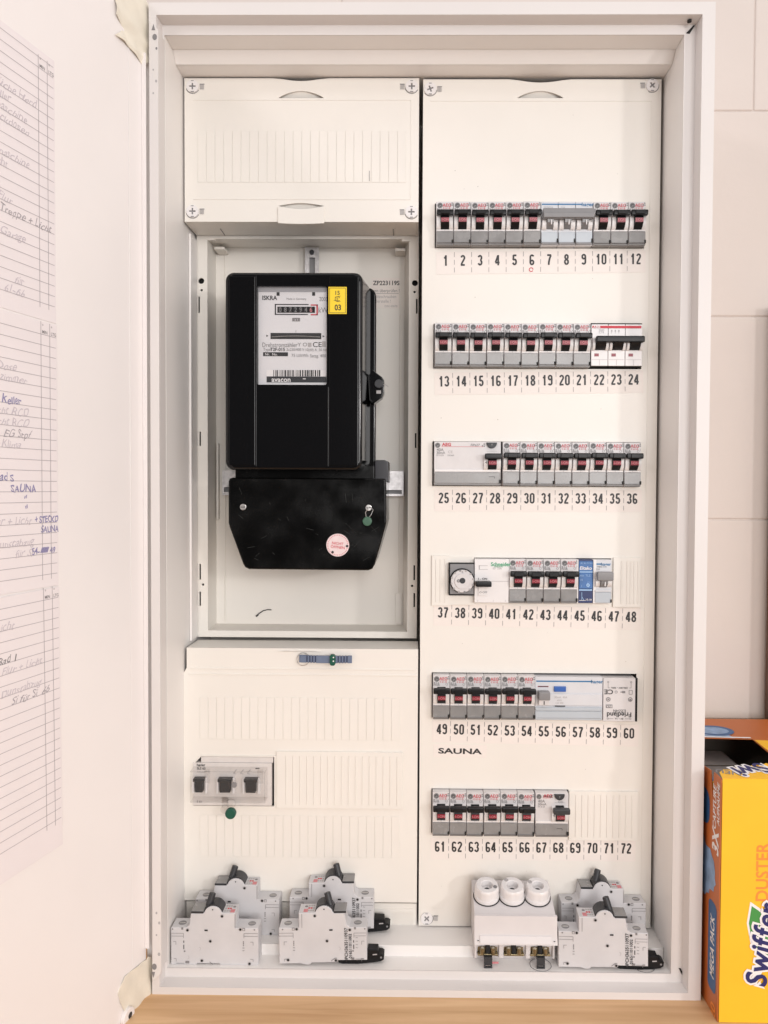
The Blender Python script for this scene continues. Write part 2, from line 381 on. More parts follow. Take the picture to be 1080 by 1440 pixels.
# flange outline
FXL, FXR = UX(211.5, 700, 0), UX(996, 700, 0)
FZT, FZB = UZ(600, 3, 0), UZ(600, 1410, 0)
GXL, GXR = UX(222, 700, 0), UX(978, 700, 0)
GZT, GZB = UZ(600, 20.5, 0), UZ(600, 1392.5, 0)
LXL, LXR = UX(233, 700, YL), UX(953, 700, YL)
LZT, LZB = UZ(600, 49, YL), UZ(600, 1365.5, YL)
WXL, WXR = -0.2492, LXR + 0.0005
LXL = WXL - 0.0003
print('flange', FXL, FXR, FZT, FZB, 'lip', LXL, LXR, LZT, LZB)
b = MB()
b.plate(rectpts(FXL, FXR, FZB, FZT), [rectpts(GXL, GXR, GZB, GZT)], 0.0, 0.0015, PAINT)
g2 = (GXL+0.001, GXR-0.0008, GZB+0.0008, GZT-0.0008)
def bridge(b, r0, y0, r1, y1, m):
    A = [(r0[0], y0, r0[2]), (r0[1], y0, r0[2]), (r0[1], y0, r0[3]), (r0[0], y0, r0[3])]
    B = [(r1[0], y1, r1[2]), (r1[1], y1, r1[2]), (r1[1], y1, r1[3]), (r1[0], y1, r1[3])]
    for i in range(4): b.poly([A[i], B[i], B[(i+1) % 4], A[(i+1) % 4]], m)
bridge(b, (GXL, GXR, GZB, GZT), 0.0015, g2, YL, PAINT)
b.plate(rectpts(*g2), [rectpts(LXL, LXR, LZB, LZT)], YL, YL+0.0018, PAINT)
b.box(FXR-0.0015, FXR, 0.0017, 0.022, FZB, FZT, PAINT); b.box(FXL, FXR-0.002, 0.0017, 0.022, FZT-0.0015, FZT, PAINT)
b.box(FXL, FXR-0.002, 0.0017, 0.022, FZB, FZB+0.0015, PAINT)
# open mitre and drilled holes of the frame corners
x, z = U(979, 33, 0.006); b.prism([(x-0.0065, z-0.004), (x+0.0005, z+0.0035), (x+0.0022, z+0.0035), (x-0.003, z-0.0045)], YL-0.0007, YL, GAP)
x, z = U(963, 1378, 0.006); b.prism([(x-0.003, z+0.006), (x-0.001, z+0.006), (x+0.005, z-0.006), (x+0.003, z-0.006)], YL-0.0007, YL, GAP)
x, z = U(949, 1391, YL); b.disc(x, z+0.002, 0.0021, YL-0.0004, GAP)
b.cyl((UX(970, 27, 0.007), 0.008, GZT-0.0026), (0, 0, 1), 0.0021, 0.0017, GAP, 16)
fr = b.build('door_frame', cab)
# back box: side walls, stepped hood and stepped floor, back plate
HZ2 = UZ(600, 82, YS); BZ2 = UZ(600, 1330, YS)
print('hood', LZT, HZ2, 'floor', LZB, BZ2)
b = MB(); t = 0.0016; e = 0.0002
y0 = YL+0.0019
b.box(WXL-t, WXL, y0, YW-0.002, LZB+e, LZT-e, BOXP)
b.box(WXR, WXR+t, y0, YW-0.002, LZB+e, LZT-e, BOXP)
b.box(WXL-t, WXR+t, y0, YS, LZT, LZT+t, BOXP)
b.box(WXL-t, WXR+t, y0, YS, LZB-t, LZB, BOXP)
b.xprism([(YS, LZT+t), (YS+0.011, HZ2), (YS+0.0126, HZ2), (YS+0.0016, LZT+t)], WXL+e, WXR-e, BOXP); b.box(WXL+e, WXR-e, YS+0.0129, YW-0.002, HZ2, HZ2+t, BOXP)
b.box(FXL-0.0085, FXL-0.0002, 0.010, 0.0225, FZB+0.001, FZT-0.001, BOXP, 0.0005)
b.box(WXL+e, WXR-e, YS, YS+t, LZB-t, BZ2, BOXP, 0.0006); b.box(WXL+e, WXR-e, YS+t+e, YW-0.002, BZ2-t, BZ2, BOXP)
b.box(FXL+0.004, FXR-0.004, YW-0.0018, YW-0.0004, FZB+0.004, FZT-0.004, INNER)
b.box(FXL+0.003, FXL+0.003+t, 0.023, YW-0.002, FZB+0.003, FZT-0.003, BOXP)
b.box(FXR-0.003-t, FXR-0.003, 0.023, YW-0.002, FZB+0.003, FZT-0.003, BOXP)
b.box(FXL+0.003+t+e, FXR-0.003-t-e, 0.023, YW-0.002, FZT-0.003-t, FZT-0.003, BOXP)
b.box(FXL+0.003+t+e, FXR-0.003-t-e, 0.023, YW-0.002, FZB+0.003, FZB+0.003+t, BOXP)
# wall stiffener rib left of the meter bay, floor knock-outs
b.box(WXL+0.0002, WXL+0.003, 0.095, 0.120, UZ(270, 900, 0.1), UZ(270, 330, 0.1), BOXP, 0.0008)
for (px, py) in ((760, 1356), (905, 1357)):
    x, z = U(px, py, 0.028); b.tube([(x+0.011*math.cos(a*math.pi/12), 0.0275+0.011*math.sin(a*math.pi/12), LZB+0.0003) for a in range(24)], 0.0003, GINK, 6, True)
b.build('back_box', cab)
# hinge strip with printed marks and holes
b = MB(); HSX0, HSX1 = UX(211.5, 700, -0.004), UX(224.5, 700, -0.004)
HZT, HZB = UZ(218, 28, -0.004), UZ(218, 1382, -0.004)
pts = [(HSX0, HZB), (HSX1-0.0006, HZB+0.009), (HSX1, HZB+0.012), (HSX1, HZT-0.009), (HSX0+0.001, HZT), (HSX0, HZT-0.001)]
b.prism(pts, -0.004, 0.0, PAINT, 0.0006)
b.box(HSX1-0.0012, HSX1, 0.0002, YL-0.0002, HZB+0.012, HZT-0.009, PAINT)
for (px, py, r, m) in ((217.5, 52, 0.0030, GINK), (217, 1359.5, 0.0032, GINK), (220.5, 68, 0.0013, GINK), (215.5, 98, 0.0010, LINK), (219.5, 114, 0.0014, LINK),
                       (215.5, 131, 0.0010, LINK), (220, 1284, 0.0013, LINK), (224, 1298, 0.0015, LINK), (220, 1315, 0.0011, LINK), (225.5, 1342, 0.0018, LINK)):
    x, z = U(px, py, -0.0042); x = min(x, HSX1-r-0.0003)
    b.poly([(x + r*0.75*math.cos(2*math.pi*k/16), -0.0042, z + r*math.sin(2*math.pi*k/16)) for k in range(16)], m)
for (py, s) in ((38, 1), (1371, -1)):
    x, z = U(215.5, py, -0.0042); b.poly([(x-0.0018, -0.0042, z-0.003*s), (x+0.0018, -0.0042, z-0.003*s), (x+0.0003, -0.0042, z+0.003*s)], GINK)
b.build('hinge_strip', cab)

# ---------------- right cover panel
def lens(x0, x1, zb, h, flat='bottom', n=12):
    pts = []
    for k in range(n+1):
        u = k/n; pts.append((x0 + (x1-x0)*u, zb))
    top = [(x0 + (x1-x0)*(1-k/n), zb + (h if flat == 'bottom' else -h)*math.sin(math.pi*k/n)**0.8) for k in range(1, n)]
    return [(x0, zb), (x1, zb)] + top
RPL, RPR, RPT, RPB = UX(592, 700, YP), UX(922.5, 700, YP), UZ(760, 111.5, YP), UZ(760, 1303.5, YP)
print('right panel', RPL, RPR, RPT, RPB)
ROWS = [  # left, right, top, bottom of the device faces in photo pixels
    (613.0, 908.0, 283.5, 345.0), (611.0, 904.0, 454.5, 516.0), (609.5, 901.5, 621.5, 683.0),
    (630.0, 860.5, 786.5, 848.0), (608.5, 896.5, 950.0, 1012.0), (608.0, 800.0, 1114.5, 1176.0)]
YD = YP - 0.008                                            # face of the devices
RW = []
for (l, r, t_, bt) in ROWS:
    RW.append((UX(l, (t_+bt)/2, YD), UX(r, (t_+bt)/2, YD), UZ((l+r)/2, bt, YD), UZ((l+r)/2, t_, YD)))
b = MB()
holes = [rectpts(r[0]-0.0010, r[1]+0.0010, r[2]-0.0008, r[3]+0.0008) for r in RW]
gx0, gx1, gz = UX(727, 137, YP), UX(793, 137, YP), UZ(760, 138, YP)
holes.append(lens(gx0, gx1, gz, 0.0075))
notch = [(RPL, RPB), (RPR, RPB), (RPR, RPT)]
nx0, nx1 = UX(722, 112, YP), UX(798, 112, YP)
notch += [(nx1 + 0.004, RPT)] + [(nx1 - (nx1-nx0)*k/8, RPT - 0.0035*math.sin(math.pi*k/8)) for k in range(1, 8)] + [(nx0-0.004, RPT), (RPL, RPT)]
b.plate(notch, holes, YP, YP+0.002, PLAST)
b.box(RPL, RPL+0.002, YP+0.0021, YP+0.045, RPB, RPT, PLAST); b.box(RPR-0.002, RPR, YP+0.0021, YP+0.020, RPB, RPT, PLAST)
b.box(RPL+0.0021, RPR-0.0021, YP+0.0021, YP+0.020, RPB, RPB+0.002, PLAST); b.box(RPL+0.0021, RPR-0.0021, YP+0.0045, YP+0.020, RPT-0.007, RPT-0.005, PLAST)
# sloped floor of the finger grip, raised inner field
b.poly([(gx0-0.001, YP+0.0068, gz-0.0005), (gx1+0.001, YP+0.0068, gz-0.0005), (gx1+0.001, YP+0.0006, gz+0.009), (gx0-0.001, YP+0.0006, gz+0.009)], PLAST)
ix0, ix1, iz0, iz1 = UX(602, 700, YP), UX(909, 700, YP), UZ(760, 1275, YP), UZ(760, 141, YP)
for (a0, a1, c0, c1) in ((ix0, ix1, iz1-0.0012, iz1), (ix1-0.0008, ix1, iz0, iz1-0.0014)):
    b.box(a0, a1, YP-0.0005, YP+0.0005, c0, c1, PLAST, 0.0002, 1)
rs_ = random.Random(4)
for (px, py) in [(806, 162), (621, 1246), (590+60, 905), (770, 890), (700, 590), (640, 240), (880, 930), (740, 1225), (668, 418), (845, 575)] + [(rs_.uniform(600, 905), rs_.uniform(150, 1240)) for k in range(14)]:
    if any(r0[2]-6 < py < r0[3]+42 for r0 in ROWS): continue
    x, z = U(px, py, YP); b.disc(x, z, rs_.uniform(0.0002, 0.0005), YP-0.0002, SPECK, 8)
rp = b.build('cover_panel', cab)
rp['label'] = 'tall right cover panel with six rows of breakers'
def screw(px, py, side, parent, y=YP, r=0.0066, rot=0):
    x, z = U(px, py, y); s = MB()
    a, c = r*0.52, r*0.13
    cross = [(-c, -a), (c, -a), (c, -c), (a, -c), (a, c), (c, c), (c, a), (-c, a), (-c, c), (-a, c), (-a, -c), (-c, -c)]
    ca, sa = math.cos(R(rot)), math.sin(R(rot)); cross = [(p*ca-q*sa, p*sa+q*ca) for p, q in cross]
    s.plate(circ(0, 0, r), [cross], -0.0015, -0.0001, WHITP)
    s.box(-a, a, -0.0004, -0.0001, -a, a, MIDG)
    s.ring(0, -0.0001, r+0.0002, r+0.0009, -0.0001, MIDG, 195+rot, 335+rot)
    s.box(-r*0.22, r*0.22, -0.0017, -0.0016, r*0.80, r*0.9, MIDG); s.box(-r*0.25, r*0.25, -0.0017, -0.0016, -r*0.94, -r*0.8, MIDG)
    for k in range(4):
        s.box(side*(r+0.0012+k*0.0012), side*(r+0.0018+k*0.0012), -0.0007, -0.0001, -0.0028, 0.0026, LINK)
    s.box(side*(r+0.001), side*(r+0.006), -0.0005, -0.0001, 0.0022, 0.003, MIDG)
    return s.build('quarter_turn_screw', parent, (x, y, z))
screw(605, 125.5, 1, rp, rot=20); screw(917, 120.5, -1, rp, rot=40); screw(600, 1291, 1, rp, rot=45)

# number strips under the six rows
NUMS = [(1, 626.8, 894, 366.5, 364.2), (13, 624.5, 891, 536.3, 533.5), (25, 624.2, 889, 700.2, 701.2), (37, 623.2, 887.3, 861.2, 867.2), (49, 621.5, 884.5, 1025, 1031), (61, 619, 880.5, 1190.2, 1192.8)]
for (n0, xa, xb, ya, yb) in NUMS:
    (x0, z0), (x1, z1) = U(xa, ya, YP), U(xb, yb, YP)
    ang = math.atan2(z1-z0, x1-x0); p = math.hypot(x1-x0, z1-z0)/11
    s = MB(); s.box(-p*0.56, p*11.56, -0.0003, -0.00005, -0.0145, 0.0095, LABEL)
    for k in range(12):
        number(s, str(n0+k), k*p, 0.0, 0.0112, -0.0005, INK)
        if k:
            for j in range(3): s.line((k-0.5)*p, 0.0088-j*0.0082, (k-0.5)*p, 0.0088-j*0.0082-0.0052, 0.00045, -0.0005, GINK)
    if n0 == 1: s.ring(5*p-0.001, -0.0105, 0.0016, 0.0024, -0.0006, RED, 0, 330)
    s.build('number_strip', rp, (x0, YP, z0), (0, -ang, 0))
s = MB(); x, z = U(647, 1056, YP); s.box(-0.029, 0.029, -0.0003, -0.00005, -0.007, 0.007, LABEL)
s.text('SAUNA', 0, 0, 0.0082, -0.0005, INK, 0.03, 1.75); s.build('name_sticker', rp, (x, YP, z), (0, R(0.6), 0))
# blanking strips
def blank(px0, px1, py0, py1, parent, y, ribs, cut=None):
    x0, x1, z0, z1 = UX(px0, (py0+py1)/2, y), UX(px1, (py0+py1)/2, y), UZ((px0+px1)/2, py1, y), UZ((px0+px1)/2, py0, y)
    s = MB()
    if cut: s.plate(rectpts(x0, x1, z0, z1), [cut], y-0.0024, y-0.0001, PLAST)
    else: s.box(x0, x1, y-0.0024, y-0.0001, z0, z1, PLAST, 0.0005)
    h = (z1-z0)
    for r_ in ribs:
        xx = x0 + (x1-x0)*r_; s.box(xx-0.0007, xx+0.0007, y-0.0031, y-0.0023, z0+h*0.07, z1-h*0.07, PLAST, 0.0003, 1)
    return s.build('blanking_strip', parent)
blank(607, 631.5, 781, 851.5, rp, YP, (0.25, 0.5, 0.75))
blank(861.5, 900, 784, 853.5, rp, YP, (0.3, 0.5, 0.63, 0.76, 0.9))
blank(799.5, 896.5, 1112, 1181, rp, YP, [0.1+0.09*k for k in range(10)])
b = MB(); b.box(UX(631, 786, YP), UX(666.5, 786, YP), YP-0.0022, YP-0.0001, UZ(650, 791, YP), UZ(650, 783, YP), PLAST, 0.0004); b.build('blanking_strip', rp); b = MB()
b.box(UX(631, 845, YP), UX(666.5, 845, YP), YP-0.0022, YP-0.0001, UZ(650, 850.5, YP), UZ(650, 837, YP), PLAST, 0.0004); b.build('blanking_strip', rp)
# mounting rails behind the rows (seen in the gaps)
b = MB()
for r in RW: b.box(RPL+0.004, RPR-0.004, YP+0.058, YP+0.060, r[2]+0.008, r[3]-0.008, ZINC)
b.build('mounting_rails', cab)

# ---------------- upper left cover panel
TPL, TPR, TPT, TPB = UX(259.5, 210, YP), UX(589.0, 210, YP), UZ(425, 110, YP), UZ(425, 312, YP)
b = MB()
g1 = (UX(391, 137, YP), UX(456, 137, YP), UZ(425, 138, YP)); g2_ = (UX(391, 289, YP), UX(456, 289, YP), UZ(425, 289.5, YP))
out = [(TPL, TPB), (TPR, TPB), (TPR, TPT), (g1[1]+0.006, TPT)] + [(g1[1]-(g1[1]-g1[0])*k/8, TPT-0.003*math.sin(math.pi*k/8)) for k in range(1, 8)] + [(g1[0]-0.006, TPT), (TPL, TPT)]
l2 = [(g2_[0]+(g2_[1]-g2_[0])*k/10, g2_[2]-0.0035*math.sin(math.pi*k/10)) for k in range(11)] + [(g2_[1]-(g2_[1]-g2_[0])*k/10, g2_[2]+0.003*math.sin(math.pi*k/10)) for k in range(1, 10)]
b.plate(out, [lens(g1[0], g1[1], g1[2], 0.0075), l2], YP, YP+0.002, PLAST)
b.poly([(g1[0]-0.001, YP+0.0068, g1[2]-0.0005), (g1[1]+0.001, YP+0.0068, g1[2]-0.0005), (g1[1]+0.001, YP+0.0006, g1[2]+0.009), (g1[0]-0.001, YP+0.0006, g1[2]+0.009)], PLAST)
b.poly([(g2_[0]-0.001, YP+0.006, g2_[2]-0.004), (g2_[1]+0.001, YP+0.006, g2_[2]-0.004), (g2_[1]+0.001, YP+0.003, g2_[2]+0.004), (g2_[0]-0.001, YP+0.003, g2_[2]+0.004)], PLAST)
b.prism([(g2_[0], TPB-0.0022)] + [(g2_[0]+(g2_[1]-g2_[0])*k/10, TPB-0.0022-0.0008*math.sin(math.pi*k/10)) for k in range(1, 10)] + [(g2_[1], TPB-0.0022)] + [(g2_[1]-(g2_[1]-g2_[0])*k/10, g2_[2]-0.0012-0.0035*math.sin(math.pi*k/10)) for k in range(0, 11)], YP-0.0022, YP-0.0001, PLAST, 0.0006)
YT = YM - 0.002
b.box(TPL, TPL+0.002, YP+0.0021, YT, TPB, TPT-0.004, PLAST); b.box(TPR-0.002, TPR, YP+0.0021, YT, TPB, TPT-0.004, PLAST)
b.box(TPL+0.0021, TPR-0.0021, YP+0.0021, YT, TPB, TPB+0.002, PLAST); b.box(TPL+0.0021, TPR-0.0021, YP+0.0065, YT, TPT-0.007, TPT-0.005, PLAST)
jx0, jx1, jz0, jz1 = UX(272, 210, YP), UX(578, 210, YP), UZ(425, 281, YP), UZ(425, 140, YP)
for (a0, a1, c0, c1) in ((jx0, jx1, jz1-0.001, jz1), (jx1-0.0008, jx1, jz0, jz1-0.0012), (jx0, jx1-0.001, jz0, jz0+0.0008)):
    b.box(a0, a1, YP-0.0005, YP+0.0005, c0, c1, PLAST, 0.0002, 1)
for fx in (0.13, 0.89):
    xx = TPL+(TPR-TPL)*fx; b.box(xx-0.0004, xx+0.0004, YP+0.022, YT-0.001, TPB-0.0004, TPB-0.0001, GINK)
tp = b.build('cover_panel', cab); tp['label'] = 'small blank cover panel above the meter'
for (px, py, sd) in ((271, 122, 1), (579, 122, -1), (271, 297.5, 1), (578.5, 298.5, -1)): screw(px, py, sd, tp)
def breakaway(px0, px1, py0, py1, parent, y, n=24):
    x0, x1, z0, z1 = UX(px0, (py0+py1)/2, y), UX(px1, (py0+py1)/2, y), UZ((px0+px1)/2, py1, y), UZ((px0+px1)/2, py0, y)
    s = MB(); p = (x1-x0)/n
    for k in range(n):
        s.box(x0+k*p+0.0002, x0+(k+1)*p-0.0002, y-0.0005, y-0.0001, z0, z1, PLAST, 0.0002, 1)
    return s.build('breakaway_strip', parent)
breakaway(278, 571, 184.5, 256.5, tp, YP)
x, z = U(519.5, 248, YP); s = MB(); s.line(x, z-0.0055, x, z+0.0055, 0.0005, YP-0.0012, GINK); s.build('cut_mark', tp)

# ---------------- lower left cover panel
BPL, BPR, BPT, BPB = UX(258.5, 1100, YP), UX(587, 1100, YP), UZ(420, 912, YP), UZ(420, 1267.5, YP)
x4 = UX(262.5, 930, YP); z4, z5 = UZ(420, 940, YP), UZ(420, 948, YP)
b = MB()
sw0, sw1, sz0, sz1 = UX(272, 1100, YP), UX(386, 1100, YP), UZ(330, 1133, YP), UZ(330, 1063.5, YP)
cut = [(sw0, sz0), (sw1, sz0), (sw1, sz1), (sw0+0.009, sz1), (sw0, sz1-0.009)]
b.plate([(BPL, BPB), (BPR, BPB), (BPR, BPT), (x4, BPT), (x4, z4), (BPL, z5)], [cut], YP, YP+0.002, PLAST)
b.box(x4, BPR, YP+0.0021, YT, BPT-0.002, BPT, PLAST); b.box(BPL, BPL+0.002, YP+0.0021, YP+0.03, BPB, z5-0.001, PLAST)
b.box(BPL+0.0021, BPR-0.0021, YP+0.0021, YP+0.02, BPB, BPB+0.002, PLAST)
b.box(x4+0.004, BPR-0.004, YP-0.0006, YP+0.0005, UZ(420, 942, YP), UZ(420, 939.5, YP), PLAST, 0.0003, 1)
b.box(x4+0.002, BPR-0.001, YP-0.0006, YP+0.0005, UZ(420, 950, YP), UZ(420, 947.5, YP), PLAST, 0.0003, 1)
b.prism([(UX(390, 916, YP), BPT-0.003)] + [(UX(390+62*k/8, 916, YP), BPT-0.003+0.0016*math.sin(math.pi*k/8)) for k in range(1, 8)] + [(UX(452, 916, YP), BPT-0.003)], YP-0.0015, YP-0.0001, PLAST, 0.0004, 1)
bp_ = b.build('cover_panel', cab); bp_['label'] = 'lower left cover panel around the sealed main switch'
breakaway(281, 562, 981, 1040, bp_, YP); breakaway(281, 562, 1147, 1205, bp_, YP)
blank(389, 566, 1056.5, 1136, bp_, YP, [0.08+0.055*k for k in range(17)])
b = MB(); b.plate([(sw0-0.001, sz0-0.0022), (sw1+0.0022, sz0-0.0022), (sw1+0.0022, sz1+0.0012), (sw0+0.009, sz1+0.0012), (sw0-0.001, sz1-0.009)], [[(sw0+0.0001, sz0+0.0001), (sw1-0.0001, sz0+0.0001), (sw1-0.0001, sz1-0.0001), (sw0+0.009, sz1-0.0001), (sw0+0.0001, sz1-0.009)]], YP-0.001, YP-0.0001, PLAST); b.build('cutout_rim', bp_)
# lower filler strip beneath that panel, set back
b = MB(); z0, z1 = UZ(420, 1303, YP+0.004), UZ(420, 1269, YP+0.004); xa, xb = UX(262, 1285, YP+0.004), UX(586, 1285, YP+0.004)
b.box(xa, xb, YP+0.004, YP+0.016, z0, z1, PLAST, 0.0006)
for k in range(16):
    xx = UX(553+1.9*k, 1285, YP+0.004); b.box(xx-0.0004, xx+0.0004, YP+0.0034, YP+0.0041, z0+0.003, z1-0.009, PLAST)
b.box(xa+0.004, xb-0.004, YP+0.0034, YP+0.0041, z1-0.0065, z1-0.0055, PLAST); b.build('filler_strip', cab)

# ---------------- meter bay
MXL, MXR = UX(277, 610, YM), UX(587.5, 610, YM); MZT, MZB = UZ(430, 322, YM), UZ(430, 896.5, YM)
NXL, NXR = UX(292, 610, YM), UX(574, 610, YM); NZT, NZB = UZ(430, 336, YM), UZ(430, 887.5, YM)
PXL, PXR, PZT, PZB = UX(305.5, 610, YB), UX(567, 610, YB), UZ(430, 350, YB), UZ(430, 876.5, YB)
b = MB()
hl = []
for (px, py, r) in ((283, 395, 0.0034), (583.5, 398, 0.0034), (283.5, 408, 0.0014), (583, 410.5, 0.0014), (285.5, 822, 0.0014), (579.5, 824, 0.0014)):
    x, z = U(px, py, YM); hl.append(circ(x, z, r, 16))
for (px, py0, py1) in ((280, 417, 440), (586, 420, 441), (281.5, 607, 627), (584.5, 609, 630), (281.5, 793, 815), (582.5, 795, 816), (281.5, 832, 852), (582.5, 834, 854)):
    x, z0 = U(px, py1, YM); z1 = UZ(px, py0, YM); x = min(max(x, MXL+0.0016), MXR-0.0016); hl.append(rectpts(x-0.0009, x+0.0009, z0, z1))
b.plate(rectpts(MXL, MXR, MZB, MZT), [rectpts(NXL, NXR, NZB, NZT)] + hl, YM, YM+0.002, PLAST)
for h in hl:
    xs = [p[0] for p in h]; zz = [p[1] for p in h]
    b.box(min(xs)-0.0003, max(xs)+0.0003, YM+0.006, YM+0.0065, min(zz)-0.001, max(zz)+0.001, GAP)
bridge(b, (NXL, NXR, NZB, NZT), YM+0.002, (PXL-0.001, PXR+0.001, PZB-0.001, PZT+0.001), YB, PLAST)
for (px, py) in ((296, 336), (571, 338)):
    x, z = U(px, py, YM); b.box(x-0.005, x+0.005, YM-0.0005, YM+0.004, z-0.0012, z+0.0016, PLAST, 0.0005)
for (px, py) in ((309, 349.5), (563, 351.5), (310, 884), (565, 885)):
    x, z = U(px, py, YB-0.02); b.box(x-0.006, x+0.006, YB-0.022, YB-0.001, z-0.0016, z+0.0016, PLAST, 0.0006)
mf = b.build('meter_bay_frame', cab)
b = MB(); b.box(PXL-0.002, PXR+0.002, YB, YB+0.003, PZB-0.002, PZT+0.002, PLAST)
for px in (317, 562):
    xx = UX(px, 610, YB); b.box(xx-0.0006, xx+0.0006, YB-0.0012, YB-0.0001, PZB+0.002, PZT-0.002, PLAST, 0.0003, 1)
b.box(UX(306.5, 700, YB), UX(309.5, 700, YB), YB-0.008, YB-0.0001, UZ(308, 730, YB), UZ(308, 624, YB), PLAST, 0.0006)
for (px0, px1, py) in ((305.5, 317, 596), (562, 567, 598), (320, 560, 842)):
    pass
b.box(UX(556, 836, YB), UX(565, 836, YB), YB-0.002, YB-0.0001, UZ(560, 876, YB), UZ(560, 834, YB), PLAST, 0.0005)
b.build('meter_back_plate', cab)
b = MB()
x0, x1 = UX(312.5, 680, YB-0.012), UX(567.5, 680, YB-0.012); z0, z1 = UZ(440, 697, YB-0.012), UZ(440, 662, YB-0.012)
slotl = rectpts(UX(315, 690, YB-0.012), UX(330, 690, YB-0.012), UZ(440, 692.5, YB-0.012), UZ(440, 685.5, YB-0.012))
slotr = rectpts(UX(530, 690, YB-0.012), UX(565, 690, YB-0.012), UZ(440, 694, YB-0.012), UZ(440, 688.5, YB-0.012))
b.plate(rectpts(x0, x1, z0, z1), [slotl, slotr], YB-0.012, YB-0.010, ZINC)
b.box(x0, x1, YB-0.0098, YB-0.001, z0+0.0004, z0+0.002, ZINC); b.box(x0, x1, YB-0.006, YB-0.005, z0+0.002, z1-0.001, MIDG)
b.build('horizontal_rail', cab); b = MB()
vx0, vx1 = UX(429, 365, YB-0.008), UX(448.5, 365, YB-0.008); vz1 = UZ(438, 348, YB-0.008)
vs = rectpts(UX(435, 370, YB-0.008), UX(443, 370, YB-0.008), vz1-0.08, UZ(438, 362, YB-0.008))
b.plate(rectpts(vx0, vx1, vz1-0.10, vz1), [vs], YB-0.008, YB-0.0065, ZINC)
b.box(vx0, vx0+0.002, YB-0.010, YB-0.0082, vz1-0.1, vz1, ZINC); b.box(vx1-0.002, vx1, YB-0.010, YB-0.0082, vz1-0.1, vz1, ZINC)
b.box(vx0+0.004, vx1-0.004, YB-0.004, YB-0.003, vz1-0.09, vz1-0.005, MIDG); b.cyl(((vx0+vx1)/2, YB-0.0105, vz1-0.006), (0, 1, 0), 0.0028, 0.003, DARKG, 16)
b.build('vertical_rail', cab)
b = MB(); x, z = U(543, 398, YB); yy = YB-0.0005
b.box(x-0.017, x+0.016, YB-0.0004, YB-0.0001, z-0.030, z+0.006, LABEL)
b.text('ZP223119S', x, z, 0.0072, yy, INK, 0.02, 0.95); zz = z-0.009
b.text('ngen überprüfen !', x-0.001, zz, 0.0056, yy, GINK, 0.0, 0.85); b.line(x-0.017, zz-0.0035, x+0.015, zz-0.0035, 0.0004, yy, GINK)
b.text('hlitzschrauben', x-0.001, z-0.016, 0.0054, yy, LINK, 0, 0.85); b.text('iderstelle !', x-0.004, z-0.0215, 0.0054, yy, LINK, 0, 0.85); b.text('DIN 43870', x+0.006, z-0.0275, 0.0034, yy, LINK)
b.build('notice_label', cab)

# ---------------- door
XH = UX(203.5, 700, -0.002)
DA = math.atan2(1.0, 0.2618)                               # direction of the opened door, local x runs towards the hinge
dirx = Vector((math.cos(DA), math.sin(DA), 0)); nrm = Vector((math.sin(DA), -math.cos(DA), 0))
HP = Vector((XH, -0.002, 0))
def UD(px, py):                                            # photo point on the door's inner face -> (distance along it, z)
    d = ROT @ Vector(((px - PCX) / F, -(py - PCY) / F, -1.0))
    t_ = (HP - CAM).dot(nrm) / d.dot(nrm); p = CAM + d*t_
    return (p - HP).dot(dirx), p.z
DZT, DZB = FZT + 0.004, FZB
b = MB(); DL = -0.545
b.box(DL, -0.0005, 0.0, 0.0014, DZB, DZT, DOORP, 0.0005)
b.box(DL, DL+0.0016, 0.0016, 0.018, DZB, DZT, DOORP); b.box(-0.0021, -0.0005, 0.0016, 0.018, DZB, DZT, DOORP)
b.box(DL+0.002, -0.0025, 0.0016, 0.018, DZT-0.0016, DZT, DOORP); b.box(DL+0.002, -0.0025, 0.0016, 0.018, DZB, DZB+0.0016, DOORP)
s0 = UD(203.5, 700)[0]
b.box(s0-0.003, s0-0.0015, -0.0045, -0.0001, DZB+0.055, DZT-0.055, DOORP, 0.0005)
b.box(s0-0.024, s0-0.0225, -0.0006, -0.0001, DZB+0.05, DZT-0.05, DOORP, 0.0002, 1)
door = b.build('door', cab, HP, (0, 0, DA))
b = MB()
sa, za = UD(186, 1437); sb, zb = UD(160, 1438)
sx0, sz_ = UD(178, 1428)
b.prism(circ(sx0-0.001, sz_, 0.0085, 24), -0.004, -0.0002, DOORP, 0.0008); b.disc(sx0, sz_+0.001, 0.0030, -0.0042, DARKG)
b.build('hinge_bracket', cab, HP, (0, 0, DA))

# ---------------- tape patches at the hinge corners
def tape(poly, label, bends):
    b = MB(); pts = [UD(*p) for p in poly]
    t_ = bmesh.new(); vs = [t_.verts.new((p[0], 0, p[1])) for p in pts]
    es = [t_.edges.new((vs[i], vs[(i+1) % len(vs)])) for i in range(len(vs))]
    bmesh.ops.triangle_fill(t_, use_beauty=True, edges=es, normal=(0, -1, 0))
    for _ in range(3): bmesh.ops.subdivide_edges(t_, edges=t_.edges[:], cuts=1, use_grid_fill=False); bmesh.ops.triangulate(t_, faces=t_.faces[:])
    for v in t_.verts:
        h = 0.0
        for (ax, az, bx, bz, k, wd) in bends:
            A = Vector(UD(ax, az)); B = Vector(UD(bx, bz)); p = Vector((v.co.x, v.co.z)); d = (B-A).normalized()
            q = (p-A).dot(Vector((-d.y, d.x))); h += k*math.exp(-(q/wd)**2)
        v.co.y = -0.0012 - h - 0.0006*math.sin(v.co.x*310+v.co.z*170)
    r = bmesh.ops.extrude_face_region(t_, geom=t_.faces[:])
    for v in [g for g in r['geom'] if isinstance(g, bmesh.types.BMVert)]: v.co.y += 0.0007
    bmesh.ops.recalc_face_normals(t_, faces=t_.faces[:])
    b.merge(t_, TAPE)
    return tag(b.build('masking_tape', None, HP, (0, 0, DA)), label, 'tape', 'tape patches at the hinge corners')
